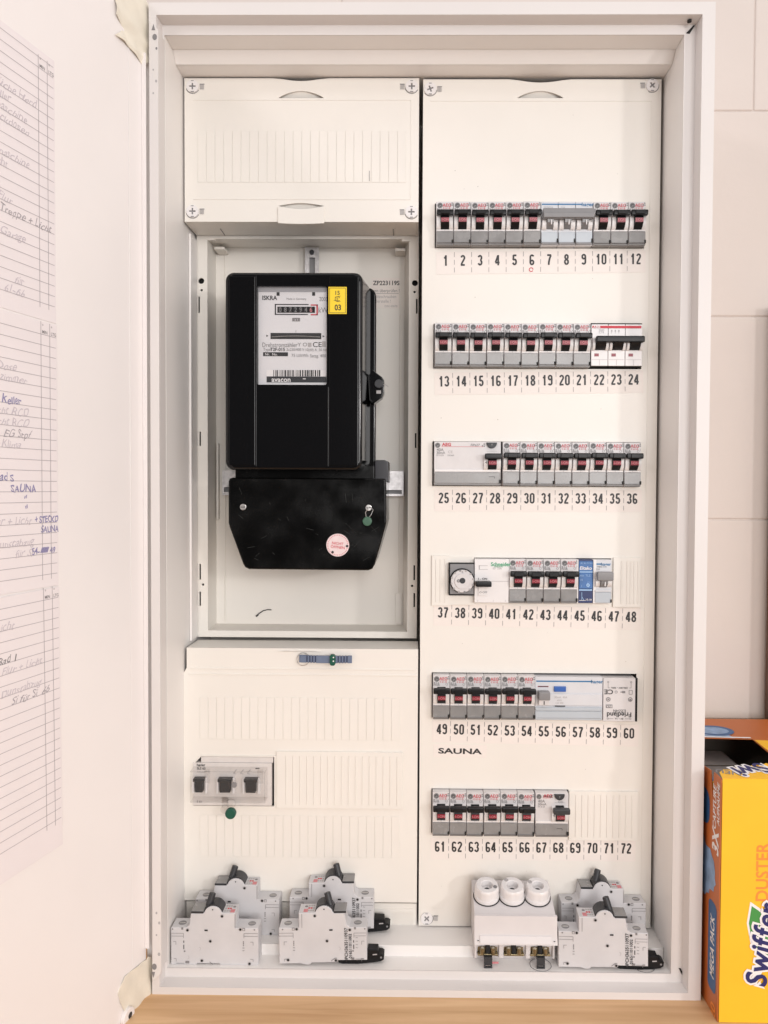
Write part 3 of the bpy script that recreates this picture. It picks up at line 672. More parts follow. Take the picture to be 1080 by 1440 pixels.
tape([(160, -6), (203, -6), (209, 12), (211, 30), (210, 85), (200, 92), (188, 76), (172, 58), (160, 49), (174, 41), (161, 20)],
     'crumpled cream tape patch over the upper door hinge', ((165, 15, 195, 50, 0.0022, 0.006), (165, 50, 205, 85, 0.0015, 0.004), (174, 41, 196, 50, -0.001, 0.003)))
tape([(165, 1397), (174, 1373), (204, 1349), (206, 1345), (213, 1346), (213, 1384), (209, 1404), (186, 1424), (176, 1427), (168, 1410)],
     'smooth cream tape patch over the lower door hinge', ((204, 1349, 209, 1404, 0.0012, 0.004),))

# ---------------- handwritten forms on the door
PR = UD(76, 640)[0] ; 
pz = [UD(73, 84)[1], UD(76, 456)[1], UD(79.5, 824)[1], UD(84, 1190)[1]]
rows_p = [UD(73, 109)[1], UD(76, 475)[1], UD(79.5, 840)[1]]
ROWH = (rows_p[0]-rows_p[1])/25.0
FORMS = [
  ('uppermost handwritten circuit list of three on the open door', 25, [(4, 'Küche Herd', 22, PEN), (5, 'Keller', 48, PEN), (6, 'Waschmaschine', 32, PEN), (7, 'Steckdosen', 30, PEN), (10, 'Spülmaschine', 30, PEN), (11, 'Licht', 52, PEN), (14, 'Flur', 48, PEN), (15, 'Treppe + Licht', 6, MPEN), (17, 'Garage', 34, PEN), (21, 'für', 36, PEN), (22, '61-66', 36, PEN)]),
  ('middle handwritten circuit list of three, with SAUNA written in capitals', 25, [(4, 'Bad Dose', 46, PEN), (5, 'Wohnzimmer', 35, PEN), (7, 'Keller', 40, BPEN), (8, 'Licht RCD', 33, PEN), (9, 'Licht RCD', 33, PEN), (10, 'EG Stpf', 31, MPEN), (11, 'Klima', 41, PEN), (14, 'EG Bad S', 49, BPEN), (15, 'SAUNA', 25, BPEN), (16, '"', 36, BPEN), (17, '"', 35, BPEN), (18, 'Flur + Licht', 31, PEN), (20, 'Dunstabzug', 28, PEN), (21, 'für Si', 30, PEN)]),
  ('lowest handwritten circuit list of three on the open door', 23, [(2, 'Licht', 51, PEN), (5, 'EG Bad 1', 50, GINK), (6, 'Flur + Licht', 22, PEN), (8, 'Dunstabzug', 23, PEN), (9, 'Si für Si. 66', 14, MPEN)])]
for k, (lab, nr, wr) in enumerate(FORMS):
    ang = [0, 0, -0.010][k]
    zt = pz[k] - (0.0008 if k else 0); zb_ = pz[k+1] + 0.0008; pr = UD([73, 76, 79][k]+3, (109, 475, 840)[k])[0]
    s = MB(); s.box(-0.297, 0.0, -0.0004-0.0003*k, -0.0001-0.0003*k, zb_-zt, 0.0, PAPER)
    yy = -0.00055-0.0003*k; rz0 = rows_p[k]-zt
    rend = min(nr, int((-(zb_-zt)+rz0)/ROWH)+0)
    nrow = max(0, rend)
    for j in range(-1 if k == 0 else 0, nrow):
        s.line(-0.285, rz0-j*ROWH, -0.0015, rz0-j*ROWH, 0.00045, yy, LINEP)
    for cx_ in (-0.0085, -0.0185): s.line(cx_, rz0+ROWH*1.2, cx_, rz0-(nrow-1)*ROWH-0.004, 0.0006, yy, LINEP)
    for cx_, t2 in ((-0.0170, 'MIN'), (-0.0070, 'LTG')):
        s.text(t2, cx_, rz0+0.0022, 0.0038, yy, GINK, 0.01, 0.9, 'L'); s.text('°', cx_, rz0+0.0065, 0.005, yy, GINK, 0, 1, 'L')
    for (j, t2, off, m) in wr:
        s.text(t2, -off*0.001, rz0-j*ROWH+0.0028, 0.0086, yy, m, 0.0 if m is not BPEN else 0.012, 1.05 if m is not BPEN else 0.95, 'R', 0, 0.35 if m is not BPEN else 0.05, 0.55)
        if m is PEN:
            s.text('. m u n', -off*0.001-0.075, rz0-j*ROWH+0.0028, 0.0080, yy, m, 0.0, 1.2, 'R', 0, 0.35, 0.8)
    if k == 1:
        s.text('+ STECKD', 0.0, rz0-18*ROWH+0.0030, 0.0074, yy, BPEN, 0.02, 0.8, 'R', 0, 0, 0.4); s.text('SAUNA', 0.0005, rz0-19*ROWH+0.0032, 0.0072, yy, BPEN, 0.02, 0.85, 'R', 0, 0, 0.4)
        s.text('54-', -0.0215, rz0-21*ROWH+0.003, 0.0074, yy, BPEN, 0.02, 0.9, 'R', 0, 0, 0.4); s.text('49', -0.0035, rz0-21*ROWH+0.003, 0.0074, yy, BPEN, 0.02, 0.9, 'R', 0, 0, 0.4)
        for q in range(7): s.line(-0.0205+q*0.0012, rz0-21*ROWH+0.0012, -0.0185+q*0.0012, rz0-21*ROWH+0.0056, 0.0010, yy-0.00005, BPEN)
    o = s.build('paper_form', None, HP + dirx*pr + Vector((0, 0, zt)), (0, ang, DA))
    tag(o, lab, 'paper sheet', 'circuit lists taped inside the door')

# ================================================================== BREAKERS IN THE ROWS
MW = (RW[0][1]-RW[0][0])/12; BH = RW[0][3]-RW[0][2]
print('module', MW, BH)
def emblem(s, x, z, r, y):
    s.disc(x, z, r, y, EMBL, 18); s.ring(x, z, r*0.74, r*0.82, y-0.0001, LINK, 0, 360, 18)
    s.text('ge', x, z, r*1.05, y-0.0001, LINK, 0.0, 0.8, 'C', 0, 0.2)
def squares(s, x, z, r, y):
    for (dx, dz) in ((0.45, 0.45), (-0.35, -0.35), (0.5, -0.5)):
        q = r*0.42; X, Z = x+dx*r, z+dz*r
        s.poly([(X-q, y, Z), (X, y, Z-q), (X+q, y, Z), (X, y, Z+q)], GINK)
def lever_prof(h, k=1.0):                                  # (y, z) from top to bottom, z from top of device downwards negative
    return [(0.0, -0.27*h), (-0.0060*k, -0.31*h), (-0.0085*k, -0.425*h), (-0.0085*k, -0.43*h), (-0.0080*k, -0.525*h), (-0.0045*k, -0.60*h), (0.0, -0.635*h)]
def cheek(s, x0, x1, h, m, k=0.72, top=-0.28, bot=-0.65):
    n = 10; pts = []
    for i in range(n+1):
        a = math.pi*i/n; pts.append((-0.0062*k*math.sin(a), (top+bot)/2*h + (top-bot)/2*h*math.cos(a)))
    s.xprism(pts + [(0.0006, bot*h), (0.0006, top*h)], x0, x1, m)
def bar(s, x0, x1, h, m, zt=-0.255, zb=-0.38, out=0.0110):
    s.box(x0, x1, -out, -0.0055, zb*h, zt*h, m, 0.0012, 2)
def add_lever(root, x0, x1, h, word, m=None, red=True):
    s = MB(); pr = lever_prof(h); s.xprism(pr, x0, x1, m or BLACK)
    if red:
        za, zb_ = pr[3][1], pr[4][1]
        s.poly([(x0+0.0001, pr[4][0]-0.0002, zb_), (x1-0.0001, pr[4][0]-0.0002, zb_), (x1-0.0001, pr[3][0]-0.0002, za), (x0+0.0001, pr[3][0]-0.0002, za)], REDB)
        s.text(word, (x0+x1)/2, (za+zb_)/2, 0.0036, -0.0090, PINKP, 0.01, 1.0)
    return s.build('lever', root)
def make_mcb():
    t = thing('circuit_breaker', 'grey circuit breaker', 'circuit breaker', (0, 0, 0), (0, 0, 0), 'breakers with black toggles mounted in rows')
    h = BH; wd = MW; g = 0.00022
    s = MB(); s.box(g, wd-g, 0.0, 0.055, -h, 0.0, GREYH, 0.0004, 1)
    cheek(s, g+0.0006, wd*0.265, h, WHITP); cheek(s, wd*0.755, wd-g-0.0006, h, WHITP)
    s.box(g+0.0004, wd-g-0.0004, -0.0008, -0.0001, -0.68*h, -0.645*h, WHITP, 0.0003, 1)
    s.box(wd*0.27, wd*0.75, -0.0003, -0.0001, -0.64*h, -0.27*h, GAP)
    y = -0.0003
    emblem(s, wd*0.23, -0.090*h, 0.0028, y)
    s.text('AEG', wd*0.62, -0.080*h, 0.0046, y, RED, 0.01, 1.05); s.line(wd*0.41, -0.118*h, wd*0.82, -0.118*h, 0.0003, y, PINKP)
    s.text('E 61-B', wd*0.62, -0.152*h, 0.0025, y, RED, 0.0, 1.15)
    squares(s, wd*0.88, -0.060*h, 0.0021, y)
    s.text('B16', wd*0.22, -0.188*h, 0.0040, y, GINK, 0.01, 1.0); s.text('230/400', wd*0.22, -0.228*h, 0.0021, y, GINK, 0, 1)
    s.ring(wd*0.82, -0.205*h, 0.0010, 0.0013, y, GINK, 0, 360, 12); s.text('A', wd*0.94, -0.17*h, 0.0019, y, GINK)
    s.box(wd*0.5, wd*0.515, -0.0010, -0.0008, -0.675*h, -0.648*h, LINK)
    s.build('housing', t)
    s = MB(); bar(s, wd*0.025, wd*0.985, h, BLACK); s.box(wd*0.25, wd*0.78, -0.0122, -0.0112, -0.365*h, -0.27*h, BLACK, 0.0004, 1); s.build('toggle_bar', t)
    add_lever(t, wd*0.275, wd*0.745, h, 'I-ON')
    s = MB(); s.box(g+0.0003, wd-g-0.0003, -0.0011, -0.0001, -0.265*h, 0.0, FLAP, 0.0003, 1)
    s.box(g+0.0006, wd-g-0.0006, -0.0020, -0.0012, -0.267*h, -0.258*h, FLAPB)
    
    o = s.build('terminal_flap', t, (0, 0, -0.688*h))
    s = MB(); s.box(g+0.0003, wd-g-0.0003, -0.0007, -0.0001, -0.999*h, -0.962*h, FLAPB, 0.0002, 1); s.box(g+0.0003, wd-g-0.0003, 0.0002, 0.012, -1.006*h, -1.0005*h, FLAPB)
    s.box(wd*0.90, wd-g, -0.0026, -0.0008, -0.965*h, -0.885*h, GAP, 0.0003, 1); s.build('lower_rim', t)
    return t
MCB0 = make_mcb(); mused = [False]
def mcb(row, i, label, pitch=None, x0=None):
    r = RW[row]; p = pitch or (r[1]-r[0])/12
    X = (r[0] if x0 is None else x0) + i*p
    h = r[3]-r[2]; dz = random.uniform(-0.0002, 0.0003)
    if row == 4: dz -= 0.0002
    if not mused[0]:
        o = MCB0; mused[0] = True; o.location = (X, YD, r[3]+dz); o['label'] = label
    else: o = dup(MCB0, label, (X, YD, r[3]+dz))
    o.rotation_euler = (0, R(random.uniform(-0.25, 0.25)), 0)
    o.scale = (p/MW, 1, h/BH)
    for c in o.children:
        if c.name.startswith('terminal_flap'): c.rotation_euler = (R(random.uniform(-1.6, 0.4)), 0, R(random.uniform(-1.5, 1.5)))
        if c.name.startswith('toggle_bar') or c.name.startswith('lever'): c.location.z += 0; 
    return o
for n in (1, 2, 3, 4, 5, 6, 10, 11, 12): mcb(0, n-1, f'grey breaker with black toggle and red band, directly above the number {n}')
for n in range(13, 22): mcb(1, n-13, f'grey breaker with black toggle and red band, directly above the number {n}')
for n in range(29, 37): mcb(2, n-25, f'grey breaker with black toggle and red band, directly above the number {n}')
xA, xB = UX(715.5, 816, YD), UX(812.5, 816, YD)
for i, wh in enumerate(('beside the white switch with green lettering', 'second from the white switch with green lettering', 'second to the left of the blue timer', 'touching the blue timer')):
    mcb(3, i, f'grey red-banded breaker in the fourth row, {wh}', (xB-xA)/4, xA)
for n in range(49, 55): mcb(4, n-49, f'grey breaker with black toggle and red band, directly above the number {n}')
pit6 = (UX(751.5, 1144, YD)-RW[5][0])/6
for n in range(61, 67): mcb(5, n-61, f'grey breaker with black toggle and red band, directly above the number {n}', pit6)

# --- three-pole grey-toggle breaker above 7 8 9
def dev(name, label, cat, px0, px1, row, parts=True, group=None, pt=None, pb=None):
    r = RW[row]; zt = r[3] if pt is None else UZ((px0+px1)/2, pt, YD); zb_ = r[2] if pb is None else UZ((px0+px1)/2, pb, YD)
    x0, x1 = UX(px0, (ROWS[row][2]+ROWS[row][3])/2, YD), UX(px1, (ROWS[row][2]+ROWS[row][3])/2, YD)
    return thing(name, label, cat, (x0, YD, zt), (0, 0, 0), group), x1-x0, zt-zb_
t, wd, h = dev('three_pole_breaker', 'pale three-pole breaker with one wide grey toggle and blue stripe above 7 8 9', 'circuit breaker', 760.5, 833.5, 0)
s = MB(); p = wd/3
for k in range(3):
    s.box(k*p+0.0002, (k+1)*p-0.0002, 0.0, 0.055, -h, 0, HAGER, 0.0004, 1)
    cheek(s, k*p+0.001, k*p+p*0.30, h, WHITP, 0.72, -0.35, -0.66); cheek(s, k*p+p*0.70, (k+1)*p-0.001, h, WHITP, 0.72, -0.35, -0.66)
    s.line(k*p+p*0.86, -0.48*h, k*p+p*0.97, -0.48*h, 0.0007, -0.0062, MIDG)
s.box(0.001, wd*0.79, -0.0003, -0.0001, -0.075*h, -0.048*h, BLUEP); s.text('hager', wd*0.90, -0.062*h, 0.0052, -0.0003, BLUEP, 0.02, 1.1)
s.text('MCN316', 0.003, -0.13*h, 0.0026, -0.0003, LINK, 0, 1, 'L'); s.text('C16', wd*0.42, -0.135*h, 0.0026, -0.0003, LINK)
s.build('housing', t)
s = MB(); bar(s, 0.0006, wd-0.0004, h, MIDG, -0.22, -0.455, 0.0105); s.box(0.0012, wd-0.001, -0.0118, -0.0106, -0.445*h, -0.335*h, MIDG, 0.0005, 1); s.build('toggle_bar', t)
for k in range(3):
    s = MB(); s.xprism(lever_prof(h), k*p+p*0.32, k*p+p*0.68, MIDG); s.box(k*p+p*0.50, k*p+p*0.56, -0.0098, -0.0086, -0.59*h, -0.48*h, WINK, 0.0003, 1); s.build('lever', t)
for k in range(3):
    s = MB(); s.box(k*p+0.0006, (k+1)*p-0.0006, -0.0014, -0.0001, -0.94*h, -0.70*h, HFLAP, 0.0004, 1); s.box(k*p+0.0006, (k+1)*p-0.0006, -0.0020, -0.0001, -0.985*h, -0.94*h, MIDG, 0.0003, 1)
    s.box((k+1)*p-0.0016, (k+1)*p-0.0003, -0.0026, -0.0015, -0.95*h, -0.86*h, GAP); s.build('terminal_flap', t)
# --- three-pole black toggle breaker above 22 23 24
t, wd, h = dev('three_pole_breaker', 'white three-pole breaker with red top stripe and joined black toggle above 22 23 24', 'circuit breaker', 831.0, 903.0, 1, pt=455, pb=514.5)
s = MB(); p = wd/3
s.box(0, wd, 0.001, 0.055, -h-0.0004, 0.0006, GAP)
for k in range(3):
    s.box(k*p+0.0003, (k+1)*p-0.0002, -0.0004, 0.0009, -h, -0.02*h, WHITP, 0.0003, 1)
    cheek(s, k*p+0.0012, k*p+p*0.20, h, WHITP, 0.9, -0.33, -0.65); cheek(s, k*p+p*0.82, (k+1)*p-0.0006, h, WHITP, 0.9, -0.33, -0.65)
    s.rect(k*p+p*0.20, k*p+p*0.46, -0.78*h, -0.71*h, -0.0007, REDB); s.line(k*p+0.001, -0.855*h, (k+1)*p-0.001, -0.855*h, 0.0003, -0.0007, LINK)
    s.line(k*p+p*0.5, -0.86*h, k*p+p*0.5, -0.99*h, 0.00025, -0.0007, LINK)
s.rect(0.0012, wd-0.0012, -0.115*h, -0.055*h, -0.0007, RED); s.text('ABB', 0.002, -0.084*h, 0.0036, -0.0009, WINK, 0.02, 1.15, 'L')
s.text('S203', wd*0.20, -0.16*h, 0.0030, -0.0007, LINK, 0.0, 1); s.text('C16', wd*0.20, -0.205*h, 0.0034, -0.0007, LINK, 0, 1)
for q in range(3): s.line(wd*(0.40+0.07*q), -0.15*h, wd*(0.40+0.07*q), -0.235*h, 0.0003, -0.0007, LINK); s.ring(wd*(0.40+0.07*q), -0.175*h, 0.0004, 0.0008, -0.0007, LINK, 0, 360, 10)
s.build('housing', t)
s = MB(); bar(s, wd*0.06, wd*0.995, h, BLACK, -0.335, -0.48, 0.0120); s.build('toggle_bar', t)
for k in range(3):
    s = MB(); s.xprism([(0, -0.34*h), (-0.008, -0.37*h), (-0.0095, -0.46*h), (-0.0075, -0.55*h), (-0.003, -0.625*h), (0, -0.635*h)], k*p+p*0.24, k*p+p*0.80, BLACK); s.build('lever', t)
# --- residual current device above 25-28
def rcd(px0, px1, row, label, n, dxl):
    t, wd, h = dev('residual_current_breaker', label, 'residual current breaker', px0, px1, row)
    s = MB(); s.box(0.0003, wd-0.0003, 0, 0.055, -h, 0, GREYH, 0.0004, 1); y = -0.0003
    emblem(s, 0.0040, -0.085*h, 0.0027, y); s.text('AEG', 0.0086, -0.065*h, 0.0046, y, RED, 0.03, 1.1, 'L')
    lx = wd-MW*1.25
    s.line(0.0082, -0.115*h, lx+0.004, -0.115*h, 0.00045, y, PINKP)
    s.text('FiPe27', lx, -0.075*h, 0.0036, y, GINK, 0.01, 1.0, 'R' if n == 4 else 'C', 0, 0.15); squares(s, lx+0.004, -0.075*h, 0.0022, y)
    s.text('40A', 0.003, -0.185*h, 0.0044, y, GINK, 0.01, 1, 'L'); s.text('30mA', 0.003, -0.255*h, 0.0038, y, GINK, 0.01, 1, 'L'); s.text('FP A E4', 0.003, -0.315*h, 0.0024, y, GINK, 0, 1, 'L')
    if n == 4:
        s.text('CE', wd*0.245, -0.235*h, 0.0040, y, LINK, 0, 1.1); s.text('230/400', wd*0.25, -0.315*h, 0.0022, y, GINK)
    else:
        s.ring(wd*0.72, -0.2*h, 0.0009, 0.0012, y, GINK, 0, 360, 12); s.ring(wd*0.80, -0.2*h, 0.0009, 0.0012, y, GINK, 0, 360, 12)
    cx_ = wd-MW*0.55
    pts = [(cx_+0.0056*math.cos(R(180+180*k/14)), -0.02*h+0.0062*math.sin(R(180+180*k/14))) for k in range(15)]
    s.line(cx_-0.005, -0.215*h, cx_+0.006, -0.215*h, 0.0003, y, LINK)
    s.box(0.0008, wd-0.0008, -0.0008, -0.0001, -0.69*h, -0.635*h, WHITP, 0.0003, 1)
    cheek(s, wd-MW*1.0, wd-MW*0.78, h, WHITP, 0.72, -0.30); cheek(s, wd-MW*0.27, wd-0.0006, h, WHITP, 0.72, -0.30)
    s.poly([(wd-MW*0.96, -0.0052, -0.475*h), (wd-MW*0.84, -0.0052, -0.505*h), (wd-MW*0.84, -0.0052, -0.445*h)], GINK)
    s.build('housing', t)
    s = MB(); s.prism(pts, -0.0026, -0.0001, DARKG, 0.0005); s.text('T', cx_, -0.075*h, 0.003, -0.0028, LINK); s.build('test_button', t)
    s = MB(); bar(s, wd-MW*0.98, wd-MW*0.01, h, DARKG if n == 2 else BLACK, -0.275, -0.405, 0.0115); s.build('toggle_bar', t)
    s = MB(); x0, x1 = wd-MW*0.76, wd-MW*0.29
    pr = [(a, z-0.01*h) for a, z in lever_prof(h)]; s.xprism(pr, x0, x1, BLACK)
    s.poly([(x0, pr[4][0]-0.0002, pr[4][1]), (x1, pr[4][0]-0.0002, pr[4][1]), (x1, pr[3][0]-0.0002, pr[3][1]), (x0, pr[3][0]-0.0002, pr[3][1])], REDB)
    s.text('I-ON', (x0+x1)/2, (pr[3][1]+pr[4][1])/2, 0.0036, -0.009, PINKP, 0.01); s.build('lever', t)
    s = MB(); s.box(0.0008, wd-0.0008, -0.0012, -0.0001, -0.955*h, -0.70*h, FLAP, 0.0004, 1); s.box(0.0006, wd-0.0006, -0.0008, -0.0001, -0.998*h, -0.962*h, FLAPB)
    s.line(wd-MW*0.7, -0.80*h, wd-MW*0.38, -0.80*h, 0.0005, -0.0014, DARKG); s.line(wd-MW*0.38, -0.80*h, wd-MW*0.38, -0.84*h, 0.0005, -0.0014, DARKG)
    s.box(wd-0.0022, wd+0.0002, -0.0026, -0.0013, -0.95*h, -0.87*h, GAP); s.build('terminal_flap', t)
    return t
rcd(610, 704.6, 2, 'wide grey residual current breaker with one toggle at its right end above 25 to 28', 4, 0)
rcd(752.5, 799.5, 5, 'two-module grey breaker with dark half-round test button above 67 and 68', 2, 0)
# --- keyed round socket / selector above 38
t, wd, h = dev('rotary_key_switch', 'square grey module with round notched dial and keyhole above 38', 'switch', 631, 667, 3, pt=791.5, pb=837)
s = MB(); s.box(0, wd, 0.0, 0.04, -h, 0, BLACK, 0.0005, 1); s.box(0.0014, wd-0.0006, -0.0006, -0.0001, -h+0.0012, -0.0012, MIDG, 0.0003, 1); s.build('housing', t)
s = MB(); cx_, cz_ = wd*0.52, -h*0.55; r = 0.0125
s.cyl((cx_, -0.0001, cz_+0.0003), (0, -1, 0), r+0.0008, 0.0018, BLACK, 36); s.cyl((cx_, -0.0018, cz_), (0, -1, 0), r-0.0003, 0.0042, GREYH, 36, None, 0.0008); s.cyl((cx_, -0.006, cz_), (0, -1, 0), r*0.66, 0.0012, GREYH, 32, None, 0.0004)
for k in range(12):
    a = R(30*k+12); s.box(cx_+math.cos(a)*r*0.93-0.001, cx_+math.cos(a)*r*0.93+0.001, -0.0063, -0.006, cz_+math.sin(a)*r*0.93-0.001, cz_+math.sin(a)*r*0.93+0.001, MIDG if k in (3, 9) else LINK)
s.text('0', cx_, cz_+r*0.8, 0.003, -0.0065, GINK)
s.disc(cx_, cz_+0.0008, 0.0031, -0.0074, DARKG); s.disc(cx_-0.0042, cz_+0.0006, 0.0018, -0.0074, GINK); s.disc(cx_-0.0042, cz_+0.0006, 0.0008, -0.0076, LINK); s.build('dial', t)
# --- white two-pole differential switch
t, wd, h = dev('residual_current_breaker', 'white two-module switch with small black toggle and green lettering above 39 and 40', 'residual current breaker', 667, 715.8, 3)
s = MB(); s.box(0.0002, wd-0.0002, -0.0004, 0.055, -h, 0, WHITP, 0.0004, 1); y = -0.0007
s.text('Schneider', wd*0.76, -0.115*h, 0.0058, y, GREENP, 0.02, 0.92); s.text('Electric', wd*0.70, -0.165*h, 0.0030, y, GREENP, 0.0, 1); s.text('ID  25A', wd*0.66, -0.21*h, 0.0030, y, LINK)
s.rect(wd*0.13, wd*0.145, -0.235*h, -0.145*h, y, GINK); s.line(wd*0.13, -0.15*h, wd*0.38, -0.15*h, 0.0004, y, LINK); s.line(wd*0.13, -0.235*h, wd*0.38, -0.235*h, 0.0004, y, LINK)
s.text('I - ON', wd*0.24, -0.45*h, 0.0030, y, INK, 0.02, 1.2); s.line(wd*0.02, -0.455*h, wd*0.4, -0.455*h, 0.0002, y, LINK); s.line(wd*0.45, -0.505*h, wd*0.98, -0.505*h, 0.0004, y, LINK)
s.box(wd*0.11, wd*0.385, -0.0016, -0.0005, -0.84*h, -0.62*h, WHITP, 0.0004, 1); s.text('O-OFF', wd*0.26, -0.755*h, 0.0030, -0.0018, GINK)
for q in (0.1, 0.55, 0.9): s.text('2', wd*q, -0.95*h, 0.0022, y, LINK)
s.build('housing', t)
s = MB(); s.box(wd*0.03, wd*0.47, -0.012, -0.0006, -0.61*h, -0.49*h, BLACK, 0.001); s.build('toggle', t)
# --- blue timer
t, wd, h = dev('timer_relay', 'narrow bright blue timer relay with white lettering in the fourth row', 'timer relay', 813, 834, 3, pt=787, pb=848)
s = MB(); s.box(0.0003, wd-0.0003, -0.0002, 0.05, -h, 0, TIMERD, 0.0004, 1); s.box(-0.0012, 0.0001, -0.0004, 0.03, -h, 0, WHITP); s.box(wd+0.0001, wd+0.0032, -0.0004, 0.03, -h, 0, WHITP)
s.box(0.0006, wd-0.0008, -0.0014, -0.0003, -0.27*h, -0.035*h, TIMER, 0.0004, 1); s.box(0.0006, wd-0.0008, -0.0024, -0.0003, -0.665*h, -0.30*h, TIMER, 0.0006, 1)
s.rect(0.0010, wd-0.001, -0.295*h, -0.265*h, -0.0017, SKYB); s.rect(0.0010, wd-0.001, -0.715*h, -0.68*h, -0.0006, SKYB)
s.text('Eltako', wd*0.48, -0.19*h, 0.0050, -0.0016, WINK, 0.02, 1.05, 'C', 0, 0.15)
for (q, z) in ((0.2, -0.08), (0.42, -0.08), (0.64, -0.07), (0.84, -0.08)): s.text('A1', wd*q, z*h, 0.0024, -0.0016, SKYB)
for (q, z, tx) in ((0.2, -0.36, 'min'), (0.2, -0.46, '10'), (0.62, -0.36, 'TLZ'), (0.65, -0.52, '12'), (0.2, -0.6, '1'), (0.65, -0.61, 's')): s.text(tx, wd*q, z*h, 0.0030, -0.0027, SKYB)
s.line(wd*0.25, -0.75*h, wd*0.25, -0.93*h, 0.0005, -0.0005, SKYB); s.line(wd*0.08, -0.94*h, wd*0.5, -0.94*h, 0.0005, -0.0005, WINK); s.line(wd*0.25, -0.85*h, wd*0.4, -0.94*h, 0.0005, -0.0005, SKYB); s.text('15-18', wd*0.72, -0.92*h, 0.0028, -0.0005, WINK, 0.01)
s.build('housing', t)
s = MB(); s.cyl((wd*0.62, -0.0024, -0.58*h), (0, -1, 0), 0.0019, 0.0008, SKYB, 16); s.line(wd*0.62, -0.60*h, wd*0.62, -0.56*h, 0.0005, -0.0034, TIMERD); s.build('setting_dial', t)
# --- single grey toggle breaker beside the blank strip
t, wd, h = dev('circuit_breaker', 'narrow pale breaker with grey toggle between blue timer and blank strip', 'circuit breaker', 835.8, 860.2, 3)
s = MB(); s.box(0.0003, wd-0.0002, 0, 0.055, -h, 0, HAGER, 0.0004, 1); y = -0.0003
s.rect(wd*0.05, wd*0.42, -0.115*h, -0.085*h, y, BLUEP); s.text('hager', wd*0.66, -0.10*h, 0.0046, y, BLUEP, 0.02, 1.05); s.text('MBN 116', wd*0.42, -0.16*h, 0.0026, y, GINK); s.text('B16', wd*0.18, -0.215*h, 0.0030, y, GINK)
cheek(s, 0.0007, wd*0.28, h, WHITP, 0.72, -0.40, -0.62); cheek(s, wd*0.70, wd-0.0007, h, WHITP, 0.72, -0.40, -0.62); s.build('housing', t)
s = MB(); bar(s, wd*0.05, wd*0.98, h, MIDG, -0.255, -0.46, 0.0105); s.build('toggle_bar', t)
s = MB(); s.xprism([(a, z-0.0*h) for a, z in lever_prof(h)], wd*0.30, wd*0.68, MIDG); s.box(wd*0.47, wd*0.53, -0.0098, -0.0086, -0.58*h, -0.48*h, WINK, 0.0003, 1); s.build('lever', t)
s = MB(); s.box(0.0006, wd-0.0005, -0.0014, -0.0001, -0.98*h, -0.74*h, HFLAP, 0.0004, 1); s.box(0.0006, wd-0.0005, -0.0020, -0.0001, -0.73*h, -0.69*h, HAGER, 0.0003, 1); s.box(wd-0.0016, wd-0.0002, -0.0024, -0.0015, -0.97*h, -0.90*h, GAP); s.build('terminal_flap', t)
# --- pale RCD with blue test button
t, wd, h = dev('residual_current_breaker', 'wide pale residual current breaker with blue test button above 55 to 58', 'residual current breaker', 752, 847.5, 4, pt=952, pb=1013)
s = MB(); s.box(0.0003, wd-0.0002, 0, 0.055, -h, 0, HAGER, 0.0004, 1); y = -0.0003
s.rect(wd*0.02, wd*0.845, -0.115*h, -0.085*h, y, BLUEP); s.text('hager', wd*0.915, -0.10*h, 0.0052, y, BLUEP, 0.02, 1.1)
s.rect(wd*0.045, wd*0.20, -0.235*h, -0.21*h, y, RED); s.rect(wd*0.05, wd*0.195, -0.232*h, -0.213*h, y-0.0001, INK)
s.box(0.0006, wd-0.0008, -0.0014, -0.0001, -0.66*h, -0.385*h, HAGER, 0.0006, 1)
s.text('30mA  40A', wd*0.38, -0.46*h, 0.0030, -0.0016, LINK); s.text('400V', wd*0.36, -0.53*h, 0.0026, -0.0016, LINK); s.rect(wd*0.295, wd*0.445, -0.675*h, -0.65*h, -0.0017, INK)
s.text('CD 440', wd*0.36, -0.59*h, 0.0026, -0.0016, LINK); s.build('housing', t)
s = MB(); s.box(wd*0.28, wd*0.455, -0.0022, -0.0001, -0.335*h, -0.21*h, BLUEB, 0.0006); s.build('test_button', t)
s = MB(); s.box(wd*0.04, wd*0.205, -0.0105, -0.0012, -0.49*h, -0.30*h, MIDG, 0.001); s.box(wd*0.045, wd*0.20, -0.007, -0.0012, -0.62*h, -0.495*h, GREYH, 0.0008); s.rect(wd*0.115, wd*0.13, -0.6*h, -0.52*h, -0.0072, INK); s.build('toggle', t)
s = MB(); s.box(0.0006, wd-0.0008, -0.0022, -0.0001, -0.77*h, -0.69*h, HFLAP, 0.0005, 1); s.box(0.0006, wd-0.0008, -0.0014, -0.0001, -0.985*h, -0.785*h, HFLAP, 0.0005, 1); s.line(0.002, -0.94*h, wd-0.002, -0.94*h, 0.0004, -0.0016, MIDG); s.build('terminal_flap', t)
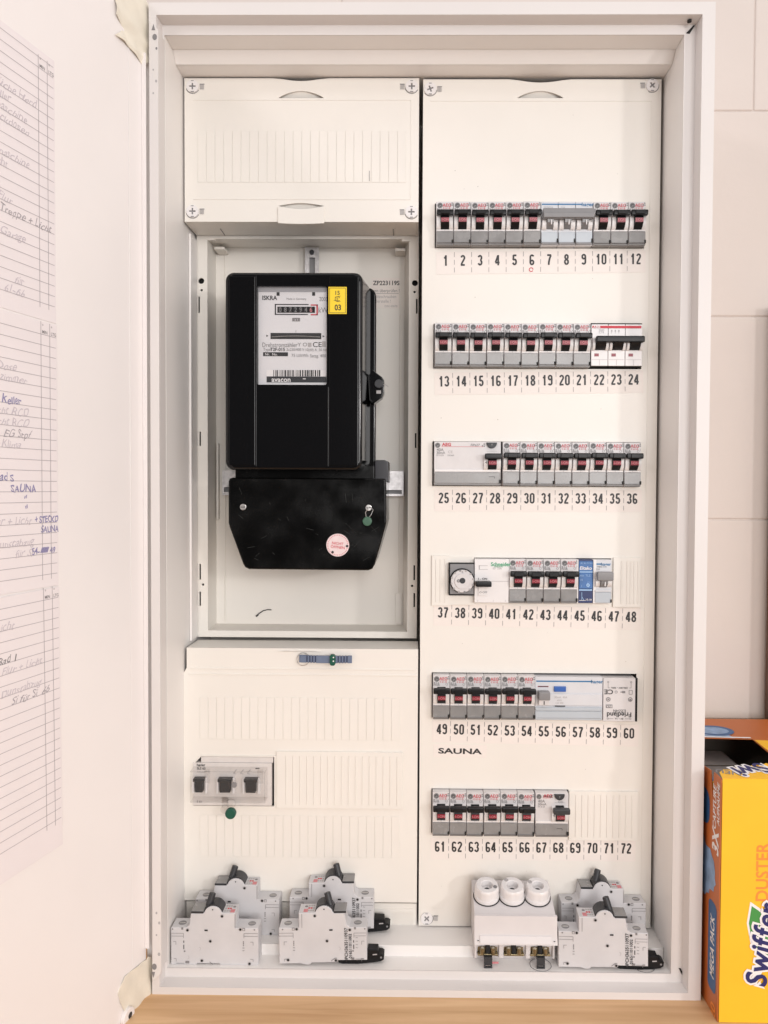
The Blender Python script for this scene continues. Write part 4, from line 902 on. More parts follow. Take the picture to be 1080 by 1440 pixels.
# --- bell transformer, upside down print
t, wd, h = dev('bell_transformer', 'beige bell transformer with upside-down black print above 59 and 60', 'transformer', 848, 893.5, 4, pt=953.5, pb=1014.5)
s = MB(); s.box(0.0001, wd, -0.0002, 0.055, -h, 0, GREYH, 0.0005, 1); s.box(wd+0.0002, wd+0.0022, 0.0, 0.04, -h, 0, BLACK); y = -0.0005
for q in (0.15, 0.86): s.ring(wd*q, -0.09*h, 0.0006, 0.0010, y, GINK, 0, 360, 12); s.line(wd*q, -0.11*h, wd*q, -0.225*h, 0.0004, y, GINK); s.line(wd*q, -0.225*h, wd*(q+(0.06 if q < 0.5 else -0.06)), -0.225*h, 0.0004, y, GINK)
s.text('230-240V ~ 50Hz', wd*0.5, -0.225*h, 0.0026, y, INK, 0.01, 0.95, 'C', 180)
s.text('CE', wd*0.17, -0.32*h, 0.0070, y, INK, 0.02, 1.15, 'C', 180); s.ring(wd*0.40, -0.32*h, 0.0010, 0.0015, y, GINK, 0, 360, 14); s.rect(wd*0.58, wd*0.68, -0.345*h, -0.295*h, y, GINK); s.rect(wd*0.53, wd*0.58, -0.33*h, -0.31*h, y, GINK)
s.ring(wd*0.16, -0.49*h, 0.0016, 0.0024, y, GINK); s.disc(wd*0.16, -0.49*h, 0.0009, y, GINK); s.ring(wd*0.84, -0.49*h, 0.0016, 0.0024, y, GINK); s.disc(wd*0.84, -0.50*h, 0.0012, y, GINK)
for q in range(2): s.line(wd*0.80+q*wd*0.1, -0.37*h, wd*0.80+q*wd*0.1, -0.28*h, 0.0005, y, GINK)
s.line(wd*0.80, -0.28*h, wd*0.9, -0.28*h, 0.0005, y, GINK); s.line(wd*0.80, -0.37*h, wd*0.9, -0.37*h, 0.0005, y, GINK)
s.rect(wd*0.09, wd*0.29, -0.69*h, -0.61*h, y, GINK); s.text('8VA', wd*0.19, -0.65*h, 0.0034, y-0.0001, WINK, 0, 1, 'C', 180)
s.text('E3554N', wd*0.51, -0.755*h, 0.0042, y, INK, 0.0, 1, 'C', 180); s.text('Friedland', wd*0.50, -0.845*h, 0.0072, y, INK, 0.02, 1.0, 'C', 180)
s.text('8V ~ 1A', wd*0.5, -0.935*h, 0.0026, y, INK, 0.01, 1, 'C', 180)
for q in (0.15, 0.85): s.ring(wd*q, -0.935*h, 0.0006, 0.0010, y, GINK, 0, 360, 12)
s.line(wd*0.18, -0.935*h, wd*0.32, -0.935*h, 0.0004, y, GINK); s.line(wd*0.68, -0.935*h, wd*0.82, -0.935*h, 0.0004, y, GINK); s.build('housing', t)

# ================================================================== MAIN SWITCH AND SEALS
t = thing('main_switch', 'three-pole main switch under a sealed clear cover in the lower left panel', 'main switch', (sw0, YP-0.002, sz1))
wd, h = sw1-sw0, sz1-sz0
s = MB(); s.box(0.0, wd*0.97, 0.0, 0.05, -h*0.985, -0.125*h, FROST, 0.0006); s.box(0.0085, wd*0.985, 0.0015, 0.03, -0.124*h, -0.01*h, FROST, 0.0004)
for (q0, q1) in ((0.03, 0.155), (0.33, 0.49), (0.65, 0.80)):
    s.box(wd*(q0-0.035), wd*q0, -0.0045, -0.0001, -0.72*h, -0.40*h, WHITP, 0.0015); s.box(wd*q1, wd*(q1+0.035), -0.0045, -0.0001, -0.72*h, -0.40*h, WHITP, 0.0015)
s.text('hager', wd*0.05, -0.165*h, 0.0042, -0.0003, INK, 0.02, 1, 'L'); s.text('SLS 63', wd*0.05, -0.235*h, 0.0036, -0.0003, INK, 0.02, 1, 'L'); s.line(wd*0.05, -0.31*h, wd*0.16, -0.31*h, 0.0004, -0.0003, GINK)
s.text('E 63', wd*0.05, -0.905*h, 0.0032, -0.0003, INK, 0.01, 1, 'L')
for k in range(3): s.line(wd*(0.50+0.085*k), -0.33*h, wd*(0.54+0.085*k), -0.25*h, 0.0005, -0.0003, GINK); s.text('~', wd*(0.52+0.085*k), -0.33*h, 0.005, -0.0003, GINK)
s.rect(wd*0.77, wd*0.82, -0.235*h, -0.215*h, -0.0003, INK)
s.build('housing', t)
for (q0, q1) in ((0.03, 0.155), (0.33, 0.49), (0.65, 0.80)):
    s = MB(); s.box(wd*(q0+0.015), wd*(q1-0.015), -0.007, -0.0001, -0.68*h, -0.43*h, BLACK, 0.001); s.box(wd*(q0-0.005), wd*(q1+0.008), -0.0085, -0.0001, -0.46*h, -0.395*h, BLACK, 0.0008); s.build('lever', t)
s = MB(); cz0, cz1 = -0.90*h, -0.12*h
s.box(0.001, wd*0.92, -0.0150, -0.0135, cz0+0.004, cz1-0.004, CLEAR, 0.0004, 1)
for (z0, z1) in ((cz1-0.0055, cz1-0.004), (cz0+0.004, cz0+0.0055)): s.box(0.001, wd*0.92, -0.0134, -0.0005, z0, z1, CLEAR)
s.box(wd*0.905, wd*0.92, -0.0134, -0.0005, cz0+0.006, cz1-0.006, CLEAR)
for q in (0.19, 0.83): s.box(wd*q, wd*(q+0.07), -0.0165, -0.0152, -0.42*h, -0.14*h, CLEAR, 0.0005, 1)
s.cyl((wd*0.44, -0.019, -0.92*h), (0, 1, 0), 0.0045, 0.004, CLEAR, 20); s.box(wd*0.40, wd*0.48, -0.0165, -0.0152, -0.9*h, -0.7*h, CLEAR, 0.0005, 1)
s.cyl((wd*0.55, -0.0166, -0.45*h), (0, 1, 0), 0.003, 0.0010, MIDG, 16)
s.build('clear_cover', t)
def seal(name, px, py, y, r, label, m, wire):
    x, z = U(px, py, y); t = thing(name, label, 'seal', (x, y, z), (0, 0, 0), 'green seals')
    s = MB(); s.cyl((0, 0.003, 0), (0, -1, 0), r, 0.006, m, 28, None, 0.0012); s.ring(0, 0, r*0.55, r*0.68, -0.0031, m); s.build('disc', t)
    s = MB(); s.tube(wire, 0.00045, CLEAR if m is GSEAL else STEEL, 6); s.build('wire', t)
    return t
seal('wire_seal', 324.5, 1143.5, YP-0.018, 0.0058, 'dark green round seal hanging below the main switch cover', GSEAL,
     [(-0.002, 0, 0.005), (-0.0045, 0, 0.009), (-0.0035, 0, 0.014), (0.0, 0, 0.0155), (0.0045, 0, 0.014), (0.0055, 0, 0.010), (0.002, 0, 0.005)])
# strap on the lower left panel
y = YP-0.0035
x, z = U(458, 926.5, y); wd = UX(495, 926, y)-UX(421, 926, y)
t = thing('sealing_strap', 'blue-grey ribbed plastic strap across the top of the lower left panel', 'strap', (x, y, z), (0, R(0.5), 0))
s = MB(); n = 37; hw = 0.0040
for k in range(n):
    u0 = -wd/2+wd*k/n; u1 = u0+wd/n; rb = (5 <= k <= 11) or (26 <= k <= 33); yb = -0.0022*math.sin(math.pi*(k+0.5)/n)
    if rb and k % 2: s.box(u0, u1, yb-0.0004, yb+0.0008, -hw*0.9, hw*0.9, STRAPD)
    else: s.box(u0, u1, yb-0.0011, yb+0.0008, -hw, hw, STRAP)
s.cyl((-wd/2+0.004, 0.0001, 0), (0, -1, 0), 0.0031, 0.0022, STRAP, 18); s.build('band', t)
s = MB(); s.tube([(-wd/2+0.004+0.0068*math.cos(a*math.pi/12), 0.0010+0.0009*math.sin(a*math.pi/12), 0.0068*math.sin(a*math.pi/12)-0.001) for a in range(24)], 0.00035, STEEL, 6, True); s.build('wire_ring', t)
t = thing('wire_seal', 'small dark green seal clamped round the blue-grey strap', 'seal', (UX(468, 927, y-0.003), y-0.0035, UZ(468, 927.5, y-0.003)), (0, 0, 0), 'green seals')
s = MB(); s.prism(rrect(-0.0031, 0.0031, -0.0062, 0.0062, 0.0026), -0.0028, 0.0006, GSEAL, 0.0008); s.disc(0.0010, 0.003, 0.0008, -0.003, WINK, 10); s.disc(0.0010, -0.001, 0.0008, -0.003, WINK, 10); s.build('disc', t)

# ================================================================== ELECTRICITY METER
YF = 0.038; YC = 0.108
mx0, mx1, mz0, mz1 = UX(316.5, 520, YF), UX(509.5, 520, YF), UZ(412, 661, YF), UZ(412, 382.5, YF)
met = thing('electricity_meter', 'glossy black electricity meter with white dial card and yellow sticker', 'electricity meter', ((mx0+mx1)/2, YB-0.012, mz0))
ox, oy, oz = (mx0+mx1)/2, YB-0.012, mz0
def L(x, y, z): return (x-ox, y-oy, z-oz)
bx0, bx1, bz0, bz1 = UX(321, 520, YC), UX(520.5, 520, YC), UZ(412, 660, YC), UZ(412, 397, YC)
wx0, wx1, wz0, wz1 = UX(361.5, 470, YF), UX(459.5, 470, YF), UZ(410, 541, YF), UZ(410, 402.5, YF)
s = MB(); t_ = bmesh.new()
prof = [(0.0035, 0.0), (0.0018, 0.0004), (0.0006, 0.0014), (0.0, 0.0032), (None, None)]
loops = []
for (ins, dy) in prof:
    if ins is None: lp = rrect(bx0, bx1, bz0, bz1, 0.011, 6); yy = YC
    else: lp = rrect(mx0+ins, mx1-ins, mz0+ins, mz1-ins, 0.0085-ins*0.6, 6); yy = YF+dy
    loops.append([t_.verts.new(L(p[0], yy, p[1])) for p in lp])
for A, B in zip(loops[:-1], loops[1:]):
    for i in range(len(A)): t_.faces.new((A[i], B[i], B[(i+1) % len(A)], A[(i+1) % len(A)]))
hole = [t_.verts.new(L(p[0], YF, p[1])) for p in rrect(wx0, wx1, wz0, wz1, 0.0015, 2)]
fe = []
for lp in (loops[0], hole):
    for i in range(len(lp)):
        a, c = lp[i], lp[(i+1) % len(lp)]; ed = t_.edges.get((a, c)) or t_.edges.new((a, c)); fe.append(ed)
bmesh.ops.triangle_fill(t_, use_beauty=True, edges=fe, normal=(0, -1, 0))
inner = [t_.verts.new(L(v.co.x+ox, YF+0.0055, v.co.z+oz)) for v in hole]
for i in range(len(hole)): t_.faces.new((hole[i], inner[i], inner[(i+1) % len(hole)], hole[(i+1) % len(hole)]))
bmesh.ops.recalc_face_normals(t_, faces=t_.faces[:])
s.merge(t_, METER)
# raised outer thirds of the front, as two shallow vertical steps
for px in (360.0, 461.5):
    xx = UX(px, 520, YF)-ox; s.box(xx-0.0006, xx+0.0006, YF-oy-0.0008, YF-oy-0.0001, mz0-oz+0.004, (wz0-oz-0.002) if px > 400 else mz1-oz-0.004, METER, 0.0003, 2)
for (x0, x1) in ((mx0+0.004, UX(359, 520, YF)), (UX(463, 520, YF), mx1-0.004)):
    s.box(x0-ox, x1-ox, YF-oy-0.0010, YF-oy-0.0001, mz0-oz+0.0045, mz1-oz-0.0045, METER, 0.0008, 2)
s.build('cover', met)
s = MB(); cx0, cx1, cz0, cz1 = UX(330, 530, YC+0.001), UX(528.5, 530, YC+0.001), UZ(420, 671.5, YC+0.001), UZ(420, 404, YC+0.001)
s.prism([(p[0]-ox, p[1]-oz) for p in rrect(cx0, cx1, cz0, cz1, 0.010)], YC+0.0002-oy, YC+0.012-oy, METER, 0.002, 3)
s.box(cx0+0.006-ox, cx1-0.006-ox, YC+0.0125-oy, 0.0, cz0+0.004-oz, cz1-0.004-oz, METER)
s.build('base_housing', met)
# dial card behind glass
card = (wx0+0.0004, wx1-0.0004, wz0+0.0004, wz1-0.0004); s = MB(); ycd = YF+0.0045-oy; yt = ycd-0.0002
s.box(card[0]-ox, card[1]-ox, ycd, ycd+0.001, card[2]-oz, card[3]-oz, CARD)
def K(px, py): a, c = U(px, py, YF+0.0045); return a-ox, c-oz
def KR(px0, py0, px1, py1, m, y=yt): x0, z1 = K(px0, py0); x1, z0 = K(px1, py1); s.rect(x0, x1, z0, z1, y, m)
KR(363, 403.5, 459, 411, CARDG)
for px in (391, 441): KR(px-2.0, 411, px+2.2, 416, INK, yt-0.0001)
def KT(tx, px, py, size, m=INK, bold=0.0, sx=1.0, al='L', y=yt-0.0001): x, z = K(px, py); s.text(tx, x, z, size, y, m, bold, sx, al)
KT('ISKRA', 369, 418.8, 0.0062, INK, 0.02, 0.95); KT('Made in Germany', 417, 420.3, 0.0030, GINK, 0, 0.95, 'C'); KT('2003', 449, 420.5, 0.0062, GINK, 0, 0.72)
for r_ in ((386.5, 427.5, 434, 429), (386.5, 441.5, 433, 443), (386.5, 427.5, 388.2, 443)): KR(*r_, INK)
for r_ in ((437, 428.2, 447, 429.8), (437, 441.8, 447, 443.4), (445, 428.2, 447, 443.4)): KR(*r_, RED)
KR(390, 431.2, 443, 440, INK)
for k, d in enumerate('0872946'): KT(d, 392.5+k*7.2, 435.5, 0.0068, MIDG if k < 6 else PINKP, 0.01, 0.8, 'L', yt-0.0003)
for k in range(7): KR(396.8+k*7.2, 431.4, 398.3+k*7.2, 439.8, BLACK, yt-0.0004)
KT('kWh', 448, 436, 0.0078, GINK, 0, 0.85); KR(411, 447, 422, 452, GINK); KT('x 1', 416.5, 449.6, 0.003, WINK, 0, 1, 'C', yt-0.0003)
KR(380.5, 468.2, 451.8, 477, INK); KT('I', 416, 466, 0.0035, INK)
x, z = K(376, 472.3); s.poly([(x-0.001, yt, z+0.0012), (x-0.001, yt, z-0.0012), (x+0.0010, yt, z)], INK); x, z = K(455, 473); s.poly([(x-0.001, yt, z-0.0012), (x+0.001, yt, z), (x-0.001, yt, z+0.0012)], INK)
KT('Drehstromzähler', 369, 484.8, 0.0066, GINK, 0.0, 0.80); KT('Y O', 418.5, 484.5, 0.0054, GINK, 0, 1.1); KT('CE', 440, 484.5, 0.0074, INK, 0, 1.1); KR(433, 482, 438, 488, LINK); KR(453, 480, 458, 488, LINK)
KT('Type', 370, 491.3, 0.0046, GINK, 0, 0.9); KT('T2F-015', 380, 491.3, 0.0048, INK, 0.02, 0.95); KT('3x230/400 V', 403, 491.5, 0.0040, GINK, 0, 0.9); KT('10(60) A  50 Hz', 430, 491.8, 0.0040, GINK, 0, 0.85)
KR(370, 495.3, 405, 501, INK); KT('Nr.  No.', 373, 498.2, 0.0038, WINK, 0, 1, 'L', yt-0.0003); KT('75 U/kWh', 410, 499.8, 0.0046, GINK, 0, 0.9); KT('Satzg. 400', 436, 500.3, 0.0046, GINK, 0, 0.9)
rb = random.Random(3); px = 384.5; KR(375, 520.5, 459, 529.5, WINK, yt)
while px < 449:
    wv = rb.choice((0.6, 0.9, 1.3, 1.9)); KR(px, 520.5, px+wv, 529.4, INK, yt-0.0002); px += wv + rb.choice((0.7, 1.0, 1.6))
KR(375, 529.4, 459, 538, DARKG, yt-0.0001); KT('avacon', 382, 533.6, 0.0072, WINK, 0.02, 1.0, 'L', yt-0.0003); KR(426, 532.3, 430, 533.4, WINK, yt-0.0003)
s.build('dial_card', met)
s = MB(); x0, z0 = K(382, 474); x1, z1 = K(450, 472); n = 12; ptsd = []
for k in range(n+1): ptsd.append((x0+(x1-x0)*k/n, ycd-0.0006, z0+0.0010*math.sin(math.pi*k/n)))
s.tube(ptsd, 0.0005, STEEL, 6); s.build('rotor_disc', met)
s = MB(); s.box(card[0]-ox+0.0002, card[1]-ox-0.0002, YF-oy+0.0010, YF-oy+0.0022, card[2]-oz+0.0002, card[3]-oz-0.0002, PANE); s.build('window_pane', met)
s = MB(); x0, x1, z0, z1 = UX(462, 420, YF-0.0014)-ox, UX(487.5, 420, YF-0.0014)-ox, UZ(475, 441.5, YF-0.0014)-oz, UZ(475, 403.5, YF-0.0014)-oz; ys = YF-0.0016-oy
s.box(x0, x1, ys, ys+0.0004, z0, z1, YEL); i_ = 0.0010
for r_ in ((x0+i_, x1-i_, z0+i_, z0+i_+0.0004), (x0+i_, x1-i_, z1-i_-0.0004, z1-i_), (x0+i_, x0+i_+0.0004, z0+i_, z1-i_), (x1-i_-0.0004, x1-i_, z0+i_, z1-i_)): s.rect(*r_, ys-0.0002, INK)
xm, hh = (x0+x1)/2, z1-z0
s.text('15', xm, z0+hh*0.78, 0.0058, ys-0.0002, INK, 0.01); s.ring(xm, z0+hh*0.55, 0.0022, 0.0027, ys-0.0002, INK, 20, 330); s.line(xm-0.003, z0+hh*0.62, xm+0.003, z0+hh*0.66, 0.0004, ys-0.0002, INK); s.line(xm-0.004, z0+hh*0.5, xm+0.003, z0+hh*0.46, 0.0004, ys-0.0002, INK); s.text('E', xm, z0+hh*0.55, 0.004, ys-0.0002, INK)
s.text('03', xm+0.0003, z0+hh*0.24, 0.0082, ys-0.0002, INK, 0.02, 0.85); s.build('calibration_sticker', met)
# sealing clip on the right side
s = MB(); yk = 0.085; kx, kz = U(532, 540, yk)
s.prism([(p[0]-ox, p[1]-oz) for p in [U(524, 520, yk), U(537, 530, yk), U(540, 534, yk), U(540, 552, yk), U(537, 559, yk), U(526, 567, yk), U(519, 563, yk), U(517, 530, yk)]], yk-oy, yk+0.018-oy, METER, 0.0012, 2)
s.cyl((kx+0.0006-ox, yk-oy, kz-oz), (0, -1, 0), 0.0048, 0.003, DARKG, 20, None, 0.0006); s.box(kx-0.002-ox, kx+0.003-ox, yk-oy-0.0004, yk-oy, kz-0.0105-oz, kz-0.007-oz, LINK)
s.tube([(kx+0.004-ox, yk-oy-0.001, kz-oz), (kx+0.008-ox, yk-oy-0.001, kz-0.001-oz), (kx+0.011-ox, yk-oy, kz-0.003-oz)], 0.0004, STEEL, 6)
s.build('seal_knob', met)
# terminal cover
s = MB(); yq = 0.062
poly_ = [(321, 677), (322.5, 673), (327, 671.5), (541, 673), (543, 676), (543.5, 734), (542, 741), (527, 794), (523.5, 800), (518, 802.3), (350, 800.5), (344.5, 798), (341.5, 793), (322.5, 741), (321, 735)]
s.prism([(a-ox, c-oz) for a, c in [U(px, py, yq) for px, py in poly_]][::-1], yq-oy, YB-0.013-oy, METERT, 0.0018, 3)
rs_ = random.Random(21)
for k in range(26):
    a_, c_ = U(rs_.uniform(335, 530), rs_.uniform(685, 790), yq); ln_ = rs_.uniform(0.002, 0.010); th = rs_.uniform(-0.9, 2.0)
    s.line(a_-ox, c_-oz, a_-ox+ln_*math.cos(th), c_-oz+ln_*math.sin(th), rs_.uniform(0.00012, 0.0003), yq-oy-0.0002, SCR)
x0, z0 = U(333, 673, 0.09); x1, z1 = U(527, 655, 0.09); s.box(x0-ox, x1-ox, 0.082-oy, 0.0, z0-oz-0.001, z1-oz, METERT, 0.001)
s.build('terminal_cover', met)
s = MB(); x0, z0 = U(527, 678, 0.085); x1, z1 = U(546, 647, 0.085)
s.prism([(x0-ox, z0-oz), (x1-ox, z0-oz), (x1-ox, z1-oz-0.0015), (x1-ox-0.004, z1-oz), (x0-ox, z1-oz)], 0.085-oy, 0.148-oy, mat('lit_black_bakelite', (0.02, 0.019, 0.024), 0.35), 0.001); s.build('terminal_block', met)  # paler lilac black: light on this block is put into its colour
for (px, py) in ((342.3, 713), (518.5, 714)):
    x, z = U(px, py, yq); s = MB(); s.cyl((x-ox, yq-oy-0.0001, z-oz), (0, -1, 0), 0.0034, 0.0022, STEEL, 20, None, 0.0006); s.box(x-ox-0.0026, x-ox+0.0026, yq-oy-0.0025, yq-oy-0.0022, z-oz-0.0004, z-oz+0.0004, INK); s.build('screw', met)
s = MB(); x, z = U(475, 766.5, yq); r = 0.0122; ys = yq-oy-0.0004
s.cyl((x-ox, yq-oy-0.0001, z-oz), (0, -1, 0), r, 0.0003, STKR, 40)
for k in range(36):
    a = 2*math.pi*k/36; s.line(x-ox+r*0.82*math.cos(a), z-oz+r*0.82*math.sin(a), x-ox+r*0.93*math.cos(a), z-oz+r*0.93*math.sin(a), 0.0007, ys-0.0002, PINKP)
s.text('NICHT', x-ox, z-oz+0.0018, 0.0040, ys-0.0002, RED, 0.01, 1, 'C', -6); s.text('ÖFFNEN', x-ox, z-oz-0.0022, 0.0040, ys-0.0002, RED, 0.01, 1, 'C', -6)
s.disc(x-ox+r*0.82, z-oz-0.001, 0.0014, ys-0.0004, INK, 12); s.disc(x-ox-r*0.45, z-oz-r*0.62, 0.0014, ys-0.0004, INK, 12); s.build('round_sticker', met)
seal('wire_seal', 516.5, 733, yq-0.004, 0.0050, 'dull green seal wired to the right screw of the meter terminal cover', OSEAL,
     [(-0.001, 0, 0.004), (-0.002, 0, 0.009), (0.001, 0.001, 0.0145), (0.0035, 0.001, 0.0150), (0.0062, 0, 0.012), (0.004, 0, 0.007), (0.001, 0, 0.003)])
# snippet of wire stuck in the bay
s = MB(); pts = [U(360, 867, YB-0.002), U(364, 863, YB-0.002), U(370, 859, YB-0.002), U(376, 857.5, YB-0.002), U(381.5, 857.8, YB-0.002)]
x0, z0 = pts[0]; s.tube([(p[0]-x0, 0, p[1]-z0) for p in pts], 0.0006, INK, 6); s.tube([(0, 0, 0), (0.0025, 0, 0.0022)], 0.0010, INK, 6)
tag(s.build('wire_snippet', None, (x0, YB-0.0012, z0)), 'short bent black wire snippet against the back below the meter', 'wire')

# ================================================================== LOOSE BREAKERS ON THE CABINET FLOOR
LB = {}
def loose(kind):
    # local: x 0..0.090, front face y=0, back y=0.0175, z up from the floor; kind 'l' flap on the left, 'r' flap on the right (turned round)
    W = 0.0903; T = 0.0178; mm = 0.001; fl = kind != 'l'
    X = (lambda v: W - v*mm) if fl else (lambda v: v*mm)
    def P(pts): return [(X(a), c*mm) for a, c in pts]
    hump = [(43.4+9.2*math.cos(R(a)), 52.5+8.6*math.sin(R(a))) for a in range(15, 166, 15)]
    foot = [(0, 1.0), (0, 38.5)]
    prof = [(0, 0.6), (0.8, 0), (26, 0), (27, 1.5), (50, 1.5), (51, 0), (89.6, 0), (90.3, 1), (90.3, 38), (89.8, 38.7), (66.3, 38.7), (66.3, 54), (54, 54)] + hump + [(32.5, 53.6), (20.6, 53.6), (19.0, 41.5), (15.8, 38.7), (0.5, 38.7), (0, 38.2)]
    if fl:                                                   # the turned face: lower-left foot and raised latch side
        prof = [(0, 4.5), (30, 4.5), (31, 2.6), (57, 2.2), (59, 0.2), (63, 0.0), (68, 1.5), (89.6, 1.4), (90.3, 2.2), (90.3, 38), (89.8, 38.7), (69.5, 38.7), (69.5, 54), (54, 54)] + hump + [(32.5, 53.6), (22.6, 53.6), (20.5, 41.5), (17.0, 38.7), (0.5, 38.7), (0, 38.2)]
    s = MB(); s.prism(P(prof), 0, T, LGREY, 0.0005, 1)
    y = -0.0004
    def hole(a, c, r=1.25, m=GAP):
        x, z = X(a), c*mm; s.ring(x, z, r*mm, r*1.5*mm, y, LINK, 0, 360, 14); s.disc(x, z, r*mm, y-0.0001, m, 14)
    for (a, c) in ((17.2, 36.3), (52.9, 51.2), (40.8, 25), (32, 4.6), (81.2, 1.9 if not fl else 5.5), (71.8, 37.6)): hole(a, c)
    s.disc(X(43.3), 58*mm, 0.0007, y-0.0001, GAP, 10)
    xa = X(36.5); s.box(xa-0.0017, xa+0.0017, y-0.0002, y, 0.0357, 0.0371, GAP)
    for (a, c) in ((1.8, 37.3), (86.3, 37.4)): s.disc(X(a), c*mm, 0.0008, y, GINK, 10)
    def ln(a0, c0, a1, c1, m=GINK, wd=0.0004): s.line(X(a0), c0*mm, X(a1), c1*mm, wd, y, m)
    for q in ((0.5, 33, 13, 33), (13, 33, 13, 28), (0.5, 30, 13, 30), (75.5, 33.5, 90, 33.5), (75.5, 33.5, 75.5, 28.5), (75.5, 30.5, 90, 30.5), (2.5, 24.5, 5.2, 24.5), (5.2, 24.5, 5.2, 21), (3, 6.5, 5.5, 6.5), (5.5, 6.5, 5.5, 3.5),
              (82, 24.5, 85, 24.5), (85, 24.5, 85, 21), (82, 6.5, 85, 6.5), (85, 6.5, 85, 4), (66.3, 53.5, 66.3, 39)): ln(*q)
    s.box(min(X(74), X(76.6)), max(X(74), X(76.6)), y, 0, 0.0362, 0.0390, GINK); s.box(min(X(74.6), X(76)), max(X(74.6), X(76)), y-0.0001, y, 0.0367, 0.0385, LGREY)
    s.box(min(X(10.8), X(12.8)), max(X(10.8), X(12.8)), y, 0, 0.0368, 0.0390, MIDG)
    for c in (25.5, 21, 18.8): s.line(X(13.4), c*mm, X(13.4), (c-2.4)*mm, 0.0008, y, INK)
    s.disc(X(14.2), 14.3*mm, 0.0009, y, GINK, 10)
    for c in (25.5, 23.7, 21.8): s.line(X(75), c*mm, X(75), (c-1.5)*mm, 0.0009, y, GINK)
    for c in (18.3, 15.5): s.line(X(74), c*mm, X(76), c*mm, 0.0006, y, GINK)
    s.ring(X(29), 17*mm, 0.0016, 0.0019, y, LINK, -70, 90); s.ring(X(17), 8*mm, 0.0016, 0.0019, y, LINK, -70, 70)
    if fl:
        s.text('4PCH3635110937', X(21.2), 21*mm, 0.0047, y-0.0001, INK, 0.015, 1.0, 'C', 90); s.text('016511011002', X(17.0), 19.5*mm, 0.0043, y-0.0001, INK, 0.015, 1.0, 'C', 90)
        for c in (28.5, 24.8, 21.3, 18): s.text('~', X(10.2), c*mm, 0.004, y, GINK, 0.02)
        s.line(X(33), 7*mm, X(37), 4*mm, 0.0006, y, GINK); s.line(X(33), 7*mm, X(31), 7*mm, 0.0006, y, GINK); s.rect(X(16), X(13), 3.2*mm+0.002, 0.0075, y, GINK)
        s.line(X(12), 0.0058, X(3), 0.0058, 0.0005, y, GINK)
    else:
        s.rect(X(15), X(19), 0.0015, 0.0042, y, GINK); s.line(X(5.5), 0.0016, X(14), 0.0016, 0.0005, y, GINK); s.line(X(40), 0.0035, X(43.5), 0.0008, 0.0006, y, GINK)
    # top faces: terminal screws and print
    for a in (9.5, 82):
        s.cyl((X(a), T*0.5, 0.0387), (0, 0, 1), 0.0040, 0.0002, MIDG, 20); s.box(X(a)-0.0030, X(a)+0.0030, T*0.5-0.0005, T*0.5+0.0005, 0.0389, 0.0391, STEEL)
    for (a, q, r_, m) in ((63, 0.72, 1.6, GINK),):
        s.cyl((X(a), T*q, 0.0540), (0, 0, 1), r_*mm, 0.0002, m, 14)
    for k in range(3):
        for j in range(3): s.box(X(55+k*2.4)-0.0009, X(55+k*2.4)+0.0009, T*(0.2+0.27*j), T*(0.2+0.27*j)+0.0022, 0.0540, 0.0542, RED if (j == 1 and k) else LINK)
    xs = sorted((X(60.5), X(65.0))); s.box(xs[0], xs[1], T*0.12, T*0.45, 0.0540, 0.05415, PINKP)
    s2 = s
    o = bpy.data.objects.new('loose_circuit_breaker', None); o.empty_display_size = 0.01; col.objects.link(o)
    tag(o, 'loose breaker', 'circuit breaker', 'loose breakers on the cabinet floor')
    s2.build('housing', o)
    s = MB(); s.cyl((X(43.4), 0.0016, 0.0525), (0, 1, 0), 0.0098, T-0.0032, DARKG, 32)
    a0 = Vector((X(37.2), T*0.35, 0.0580)); a1 = Vector((X(41.0), T*0.55, 0.0705)); s.cyl(a0, a1-a0, 0.0034, (a1-a0).length, DARKG, 20, None, 0.001)
    xs = sorted((X(35.5), X(39.5))); s.box(xs[0], xs[1], T*0.08, T*0.75, 0.0555, 0.0602, DARKG, 0.0012)
    s.build('toggle', o)
    s = MB(); xs = sorted((X(20.8), X(33.5))); s.box(xs[0], xs[1], 0.0008, T-0.0006, 0.0537, 0.0560, FLAP, 0.0005, 1); s.box(xs[0], xs[1], 0.0, 0.0007, 0.0537, 0.0556, DARKG); s.build('terminal_flap', o)
    s = MB()
    if fl: pr = [(30, 2.2), (30, -1.5), (26, -3.0), (10, -3.4), (-9, -1.4), (-14, -0.6), (-17, 1.4), (-17.5, 5.5), (-15, 7.2), (-12, 7.2), (-11, 11.5), (-0.6, 12), (-0.6, 3.8), (20, 4.0)]
    else: pr = [(-0.6, 1.0), (-0.6, 13), (-3.5, 13), (-4.5, 9), (-9, 8), (-10, 1.0)]
    s.prism(P(pr), T*0.30, T*0.92, BLACK, 0.0006, 1)
    if fl:
        s.disc(X(-14.2), 3.8*mm, 0.0011, T*0.30-0.0002, MIDG, 10); s.line(X(-5.5), 6.8*mm, X(-10), 7.2*mm, 0.0012, T*0.30-0.0002, LINK)
    s.build('din_clip', o)
    return o
def place_loose(kind, px, py_floor, zfloor, y, label, roty=0.0, rotz=0.0, raise_=0.0):
    x = UX(px, py_floor, y)
    if kind not in LB: o = LB[kind] = loose(kind)
    else: o = dup(LB[kind], label, (0, 0, 0))
    o['label'] = label; o.location = (x, y, zfloor+raise_); o.rotation_euler = (0, R(roty), R(rotz))
    return o
place_loose('l', 240.5, 1357, LZB, 0.0215, 'loose breaker at the far left corner of the cabinet floor, its toggle leaning right')
place_loose('l', 275, 1316, BZ2, 0.0560, 'loose breaker behind the front left one, topped by a green-edged toggle')
place_loose('r', 393, 1356, LZB, 0.0205, 'loose breaker with printed serial number, in front of another, left of the panel gap', -1.2, 0, 0.0012)
